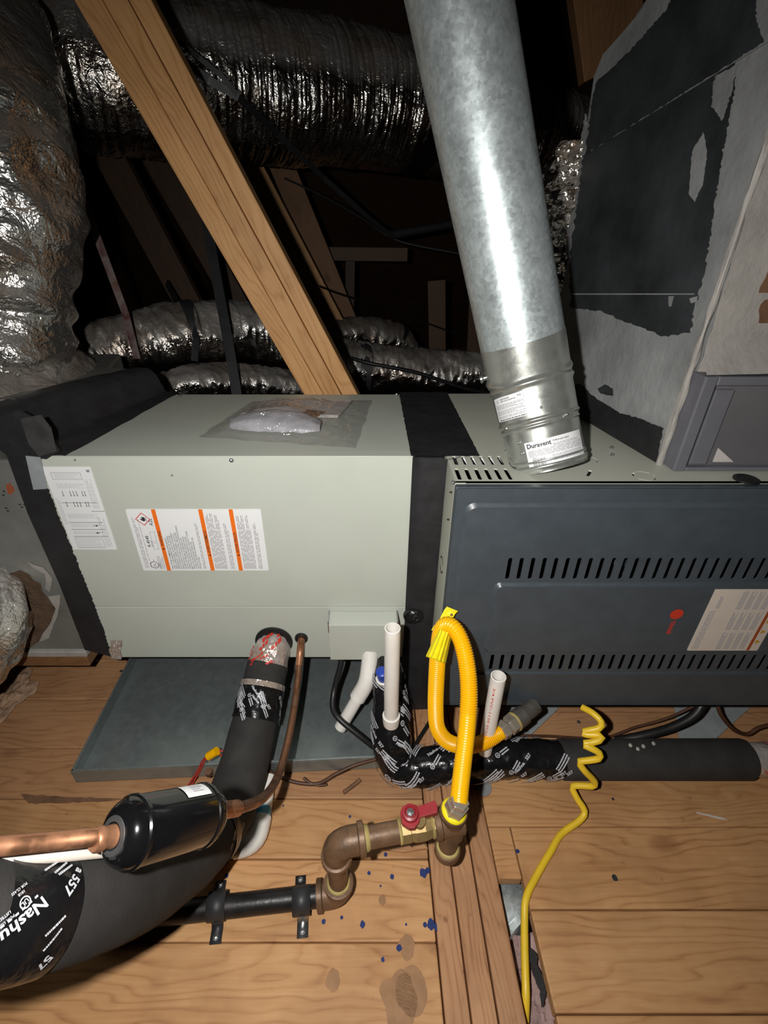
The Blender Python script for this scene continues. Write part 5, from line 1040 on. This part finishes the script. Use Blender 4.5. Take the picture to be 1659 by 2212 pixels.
TRr = Tube([pR1, pR1.lerp(pR2, 0.5), pR2], 0.0285, 10); MB().tube(TRr, 36, bump=lambda s_, th: 0.0025 * noise.noise((s_ * 60, math.cos(th) * 2, math.sin(th) * 2))).build('foil_tape', 'foil_tape', con, True, label='shiny foil tape with red print')
rp = MB()
for i in range(9):
    s_ = random.random() * TRr.L; f = tubefn(TRr, s_, TRr.toward(s_, CAM) + random.uniform(-1.3, 1.3), random.uniform(0.4, 1.2), 0.0024); x = 0
    for _ in range(3): w_ = random.uniform(0.002, 0.004); rect2(rp, f, x, 0, x + w_, 0.003); x += w_ + 0.0015
rp.build('red_print', 'ink_red', con)
mkp = MB()
for u, v in ((1362, 1610), (1378, 1618), (1412, 1606), (1390, 1612)): c_ = pd(u, v, 0.830); mkp.lathe(c_, (0, -0.5, 1), [(0, 0.0035), (0.001, 0.001)], 7)
mkp.build('plaster_fleck', 'mastic_pale', con)
def pvc(name, label, u0, v0, u1, v1, Y, r, coupling=True, red=False):
    p0, p1 = at_Y(u0, v0, Y), at_Y(u1, v1, Y); t = thing(name, label, 'pipe', p1); L_ = (p0 - p1).length; d = (p0 - p1).normalized(); T_ = Tube([p1, p1.lerp(p0, .5), p0], r, 6)
    MB().lathe(p1, d, [(0, r), (L_ - 0.0006, r), (L_, r - 0.0006), (L_, r * 0.84), (L_ - 0.05, r * 0.84), (L_ - 0.05, 0.0005)], 36).build('tube', 'white_pvc', t, True)
    if coupling: MB().lathe(p1 - d * 0.012, d, [(0, r * 1.12), (0.013, r * 1.22), (0.022, r * 1.22), (0.0225, r * 1.02)], 36).build('socket', 'white_pvc', t, True)
    if red:
        g_ = MB(); s_ = L_ * 0.55; f_ = tubefn(T_, s_, T_.toward(s_, CAM) + sgn_of(T_, s_) * 0.35, PI, 0.0004, sgn_of(T_, s_)); put(g_, '3/4 PVC-1120 SCH 40', 0.0048, f_, -0.07, 0, 0.01, fit=0.135); g_.build('red_print', 'ink_red', t)
    return t
pvc('vent_stub', 'upright white plastic pipe stub in front of the taped collar', 848, 1356, 845, 1553, 0.525, 0.0124)
pvc('vent_stub', 'leaning white plastic pipe stub with red print below the dark door', 1077, 1460, 1047, 1622, 0.50, 0.0120, False, True)
# bend and drain under the coil cabinet's cover box
eb = thing('drain_elbow', 'white plastic elbow and pipe draining into the pan', 'pipe', at_Z(735, 1574, 0.02))
TE = Tube([pd(800, 1405, 0.885), pd(797, 1440, 0.882), pd(790, 1476, 0.882), pd(772, 1508, 0.888)], 0.0155, 12); MB().tube(TE, 30).build('elbow', 'white_pvc', eb, True)
MB().tube(Tube([pd(776, 1502, 0.887), pd(735, 1572, 0.902)], 0.0118, 4, smooth=False), 28).build('tube', 'white_pvc', eb, True)
bl = thing('capped_stub', 'blue-capped white pipe end behind the upright white stub', 'pipe', pd(826, 1455, 0.88))
p = pd(829, 1470, 0.845); MB().lathe(p, (-0.15, -0.2, 1), [(0, 0.0125), (0.008, 0.0135), (0.009, 0.011)], 24).build('socket', 'white_pvc', bl, True); MB().lathe(p + Vector((-0.001, -0.001, 0.008)), (-0.15, -0.2, 1), [(0, 0.0105), (0.022, 0.0105), (0.024, 0.008)], 24).build('cap', 'cap_blue', bl, True)
# pan drain pipe lying on the planks
dz = 0.0165
TP = Tube([at_Z(579, 1680, dz), at_Z(577, 1696, dz), at_Z(571, 1735, dz), at_Z(561, 1785, dz), at_Z(553, 1808, dz), at_Z(538, 1822, dz), at_Z(515, 1829, dz), at_Z(478, 1832, dz), at_Z(300, 1850, dz), at_Z(120, 1868, dz), at_Z(-60, 1884, dz)], 0.0140, 10)
dp = thing('pan_drain_pipe', 'white plastic drain pipe lying on the planks, bending behind the black canister', 'pipe', at_Z(553, 1808, 0))
sa, sb = TP.s_at_px(567, 1765), TP.s_at_px(508, 1830)
MB().tube(TP, 26, 0, sa + 0.004).build('tube', 'white_pvc', dp, True); MB().tube(TP, 28, sa, sb, 0.0026).build('elbow', 'white_pvc', dp, True); MB().tube(TP, 26, sb - 0.004, None).build('tube', 'white_pvc', dp, True)
MB().tube(TP, 26, sa - 0.014, sa + 0.003, 0.0004, False, 12, None, lambda s_, th: 0.0004 * noise.noise((s_ * 200, math.cos(th) * 3, math.sin(th) * 3))).build('primer_stain', 'primer_blue', dp, True)
tag(MB().tube(Tube([pd(-950, 1885, 0.41), pd(-450, 1882, 0.345), pd(-130, 1866, 0.330), pd(0, 1854, 0.345), pd(120, 1845, 0.366), pd(250, 1834, 0.398)], 0.0058, 10), 22).build('plastic_pipe', 'label_cream', None, True), 'pale plastic pipe just under the bright copper pipe at left', 'pipe')

# ================================================================== WIRES
cable('cable', 'flat black cable hanging from the cover box to the taped pipe', 'wire_dark', [pd(738, 1415, 0.90), pd(735, 1440, 0.90), pd(722, 1490, 0.90), pd(719, 1530, 0.885), pd(735, 1555, 0.872), pd(775, 1588, 0.866), pd(808, 1614, 0.868)], 0.0055)
cable('cable', 'thin black cable behind the taped pipe beside the hose', 'wire_dark', [pd(940, 1540, 0.95), pd(915, 1580, 0.92), pd(893, 1615, 0.89)], 0.0035)
wr = [pd(560, 1640, 0.87), pd(585, 1668, 0.845), pd(612, 1682, 0.835), pd(650, 1692, 0.832), pd(690, 1692, 0.832), pd(725, 1672, 0.836), pd(770, 1652, 0.842), pd(822, 1638, 0.852)]
cable('thermostat_wire', 'brown thermostat wire drooping over the pan\'s front rim', 'brown_wire', wr, 0.0032)
cable('thermostat_wire', 'short curled end of brown wire on the planks before the pan', 'brown_wire', [pd(655, 1680, 0.835), pd(668, 1690, 0.832), pd(690, 1697, 0.83), pd(706, 1694, 0.83)], 0.0022)
rw = thing('float_switch_wire', 'red wires with a yellow band between pan and thick black line', 'wire', pd(430, 1660, 0.84))
for i in range(2): MB().tube(Tube([at_Z(400 + 8 * i, 1707, 0.003), pd(425 + 5 * i, 1668, 0.835), pd(440 + 5 * i, 1640, 0.83), pd(462, 1624 + 4 * i, 0.825), pd(485, 1622 + 12 * i, 0.83)], 0.0016, 10), 8).build('wire', 'red_wire', rw, True)
MB().tube(Tube([pd(450, 1634, 0.826), pd(469, 1622, 0.822)], 0.0075, 4, smooth=False), 10).build('band', 'yellow_hose', rw, True)
MB().lathe(at_Z(452, 1672, 0.036), (0.1, -0.2, 1), [(0, 0.006), (0.012, 0.006), (0.013, 0.003)], 12).build('wire_nut', 'card_brown', rw, True)
tag(MB().tube(Tube([at_Z(742, 1712, 0.004), at_Z(765, 1695, 0.006), at_Z(778, 1684, 0.010)], 0.0035, 6), 10).build('nail', 'card_brown', None, True), 'rusty nail lying on the planks in front of the pan', 'nail')
bp_ = [pd(1258, 1528, 0.79), pd(1280, 1540, 0.775), pd(1298, 1558, 0.765), pd(1296, 1572, 0.76), pd(1272, 1578, 0.765), pd(1257, 1582, 0.77), pd(1268, 1587, 0.765), pd(1294, 1588, 0.758), pd(1299, 1597, 0.752), pd(1278, 1604, 0.755), pd(1258, 1607, 0.758), pd(1276, 1616, 0.752), pd(1294, 1626, 0.75), pd(1294, 1638, 0.752), pd(1268, 1643, 0.76), pd(1251, 1646, 0.765), pd(1262, 1664, 0.765), pd(1284, 1688, 0.775), pd(1280, 1698, 0.78), pd(1252, 1697, 0.79), pd(1236, 1700, 0.795), pd(1246, 1724, 0.79), pd(1263, 1752, 0.785), pd(1252, 1772, 0.78), at_Z(1212, 1802, 0.005), at_Z(1190, 1838, 0.005), at_Z(1160, 1890, 0.005), at_Z(1137, 1938, 0.004), at_Z(1133, 1990, -0.004), at_Z(1134, 2080, -0.012), at_Z(1136, 2150, -0.02), at_Z(1134, 2205, -0.035)]
cable('coiled_wire', 'yellow wire coiled over the foam pipe and running into the floor gap', 'yellow_wire', bp_, 0.0054, seg=14, n=10)
cable('flex_conduit', 'black corrugated conduit under the furnace at right', 'rubber', [pd(1330, 1600, 0.90), pd(1385, 1590, 0.89), pd(1450, 1572, 0.885), pd(1500, 1545, 0.88), pd(1525, 1505, 0.88)], 0.0085)
cable('wire', 'thin brown wire along the deck behind the foam pipe', 'brown_wire', [pd(1090, 1588, 0.91), pd(1180, 1590, 0.91), pd(1300, 1594, 0.915), pd(1370, 1572, 0.918), pd(1440, 1552, 0.912), pd(1500, 1525, 0.905)], 0.0026)
cable('wire', 'brown wire looping below the furnace near the right edge', 'brown_wire', [pd(1548, 1515, 0.88), pd(1558, 1545, 0.88), pd(1585, 1576, 0.885), pd(1615, 1586, 0.89), pd(1640, 1572, 0.89), pd(1690, 1560, 0.89)], 0.0036)

# ================================================================== BAG OF PAPERS on the cabinet
bag = thing('document_bag', 'clear plastic bag of papers lying on top of the pale cabinet', 'bag', (-0.14, 0.82, ZT))
zt = ZT + 0.001
def quad(u, v, z=0.0):                                     # bag outline on the top: u left-right, v front-back
    a = at_Z(428, 945, zt).lerp(at_Z(768, 970, zt), u); c = at_Z(545, 868, zt).lerp(at_Z(803, 866, zt), u); p = a.lerp(c, v); return p + Vector((0, 0, z))
def hump(u, v): return math.exp(-((u - 0.40) / 0.27) ** 2 - ((v - 0.33) / 0.20) ** 2) * 0.036 + math.exp(-((u - 0.45) / 0.33) ** 2 - ((v - 0.75) / 0.22) ** 2) * 0.015
def film(u, v):
    e = min(1, 6 * min(u, 1 - u, v, 1 - v)); z = 0.0015 + e * (hump(u, v) + 0.004 + 0.004 * abs(noise.noise((u * 9, v * 7, 2))) + 0.003 * noise.noise((u * 22, v * 18, 6)))
    return quad(u, v, z) + Vector((0.004 * noise.noise((v * 7, 1, u)), 0.006 * noise.noise((u * 8, 2, v)), 0))
MB().grid(film, 64, 54).build('film', 'clear_film', bag, True)
MB().prism([quad(0.08, 0.55, 0.001), quad(0.80, 0.55, 0.001), quad(0.84, 0.95, 0.001), quad(0.12, 0.95, 0.001)], (0, 0, 0.006)).build('booklet', 'paper', bag, bevel=0.001)
for u, v in ((0.42, 0.88), (0.62, 0.86)): disc = MB(); p = quad(u, v, 0.0075); disc.lathe(p, (0, 0, 1), [(0, 0.005), (0.0003, 0.001)], 12).build('punch_hole', 'ink_grey', bag)
def roll(u, v):
    a = PI * v; x = 0.10 + 0.62 * u; r = 0.019 * (math.sin(PI * min(1, max(0, u * 0.94 + 0.03)))) ** 0.35
    p = quad(x, 0.33 + 0.05 * math.sin(u * 3), 0.001); return p + Vector((0, -0.042 * math.cos(a) * (r / 0.019), r * math.sin(a) * 1.15 + 0.0025 * noise.noise((u * 8, v * 6, 1))))
MB().grid(roll, 30, 16).build('folded_sheets', 'sheet_lilac', bag, True)
MB().prism([quad(0.52, 0.50, 0.008), quad(0.66, 0.46, 0.010), quad(0.70, 0.58, 0.009), quad(0.56, 0.62, 0.009)], (0, 0, 0.002)).build('card', 'card_brown', bag)

# ================================================================== FLOOR GAP CONTENTS, SPLASHES AND SCRAPS
def batt(u, v):
    return Vector((0.196 + 0.05 * u, 0.02 + 0.27 * v, -0.040 - 0.02 * (1 - u) + 0.012 * noise.noise((u * 3, v * 9, 3)) + 0.006 * noise.noise((u * 11, v * 30, 5))))
tag(MB().grid(batt, 14, 60).build('insulation_batt', 'pink_batt', None, True), 'pinkish fibre insulation in the gap beside the joist', 'insulation', kind='stuff')
dq = at_Z(1108, 1936, -0.035); dd_ = thing('metal_duct', 'shiny round metal duct in the floor gap under the yellow wire', 'duct', (dq.x, dq.y, -0.12))
TDm = Tube([dq + Vector((-0.03, 0.055, -0.085)), dq + Vector((0.0, 0.0, -0.062)), dq + Vector((0.02, -0.035, -0.055))], 0.06, 10)
MB().tube(TDm, 40).build('sleeve', 'zinc', dd_, True)
for f_ in (0.35, 0.85): MB().tube(TDm, 40, TDm.L * f_, TDm.L * f_ + 0.004, 0.0018, True, 4).build('bead', 'zinc', dd_, True)
rg = ragged([(1143, 2045), (1160, 2060), (1160, 2085), (1172, 2110), (1178, 2130), (1176, 2170), (1170, 2178), (1165, 2140), (1150, 2100), (1140, 2060)], 2, 8)
tag(MB().prism([at_Z(u, v, -0.022) for u, v in rg], (0, 0, 0.0008)).build('torn_paper', 'black_tape'), 'torn black paper strip on the insulation in the floor gap', 'paper')
def blob(u, v, r, mat, z=0.0006, seed=0):
    c = at_Z(u, v, 0.0); rr = r * 0.70 / F; n = 22
    pts = [c + Vector((rr * (1 + 0.3 * noise.noise((math.cos(2 * PI * i / n) * 1.5, math.sin(2 * PI * i / n) * 1.5, u))) * math.cos(2 * PI * i / n), rr * 1.15 * (1 + 0.3 * noise.noise((math.cos(2 * PI * i / n) * 1.5, math.sin(2 * PI * i / n) * 1.5, u))) * math.sin(2 * PI * i / n), 0)) for i in range(n)]
    MB().prism(pts, (0, 0, z)).build('paint_spot' if mat != 'stain' else 'stain', mat, floor)
for u, v, r in ((833, 1846, 4), (797, 1886, 3.5), (847, 1894, 4.5), (914, 1886, 8), (924, 1880, 5), (699, 1991, 4), (738, 1982, 3), (783, 1997, 5), (862, 2048, 5), (827, 2073, 3.5), (931, 1997, 8), (944, 2004, 6), (918, 1998, 4), (489, 1892, 4), (822, 1914, 2), (877, 1997, 2), (1118, 1839, 4), (756, 1764, 3), (612, 1741, 2)): blob(u, v, r, 'paint_blue')
for u, v, r in ((1328, 1897, 6), (1324, 1726, 3)): blob(u, v, r, 'ink')
for u, v, r in ((863, 2160, 34), (890, 2140, 30), (880, 2045, 16), (720, 2118, 14), (826, 1944, 8)): blob(u, v, r, 'stain', 0.0004)
def blob2(u, v, r, name, label, mat, cat):
    c = at_Z(u, v, 0.0); n = 14; pts = [c + Vector((r * (1 + 0.4 * noise.noise((i, u, 1))) * math.cos(2 * PI * i / n), r * (1 + 0.4 * noise.noise((i, v, 2))) * math.sin(2 * PI * i / n), 0.001)) for i in range(n)]
    tag(MB().prism(pts, (0, 0, 0.002)).build(name, mat), label, cat)
blob2(1042, 1702, 0.016, 'mastic_blot', 'grey mastic blot on the plank right of the hose foot', 'mastic', 'blot')
def scrap(u, v):                                           # torn, rumpled sheet with a ragged outline
    a = 2 * PI * u; c = at_Z(8, 1518, 0.0); r = v * (0.075 + 0.030 * noise.noise((math.cos(a) * 1.6, math.sin(a) * 1.6, 2)) + 0.014 * noise.noise((math.cos(a) * 6, math.sin(a) * 6, 4)))
    x_, y_ = r * math.cos(a) * 0.62, r * math.sin(a) * 1.05
    return Vector((c.x + x_, c.y + y_, 0.006 + 0.022 * (1 - v) * abs(noise.noise((x_ * 40, y_ * 40, 1))) + 0.020 * abs(noise.noise((x_ * 70, y_ * 55, 3))) * (1 - v * 0.6)))
tag(MB().grid(scrap, 60, 26).build('insulation_scrap', 'kraft', None, True), 'crumpled torn kraft facing scrap on the floor at the left edge', 'scrap')
def chip(pts, z, name, label, mat, cat, th_=0.004): tag(MB().prism([at_Z(u, v, z) for u, v in pts], (0, 0, th_)).build(name, mat, bevel=0.0006), label, cat)
chip(((820, 1836), (905, 1816), (925, 1835), (870, 1843)), 0.001, 'wood_splinter', 'raised wood splinter at the plank edge below the valve', 'wood_brown', 'splinter')
chip(((1505, 1754), (1560, 1766), (1574, 1773), (1555, 1770), (1504, 1757)), 0.0005, 'straw', 'pale straw sliver on the plank at right', 'label_cream', 'straw', 0.0008)
for x0, x1 in ((160, 270),):
    chip(ragged([(45, 1716), (150, 1722), (258, 1726), (250, 1731), (150, 1734), (60, 1736), (45, 1716)], 2.5, 9)[:-1], -0.0005, 'gouge', 'dark gouged strip along the plank at far left', 'card_brown', 'gouge', 0.0012)

# nail heads on the deck
for u, v in ((208, 1426), (262, 1450), (300, 1850), (1250, 1560)):
    p = at_Z(u, v, 0.0); MB().lathe(p, (0, 0, 1), [(0, 0.004), (0.0012, 0.0036), (0.0015, 0.001)], 10).build('nail_head', 'steel', floor)
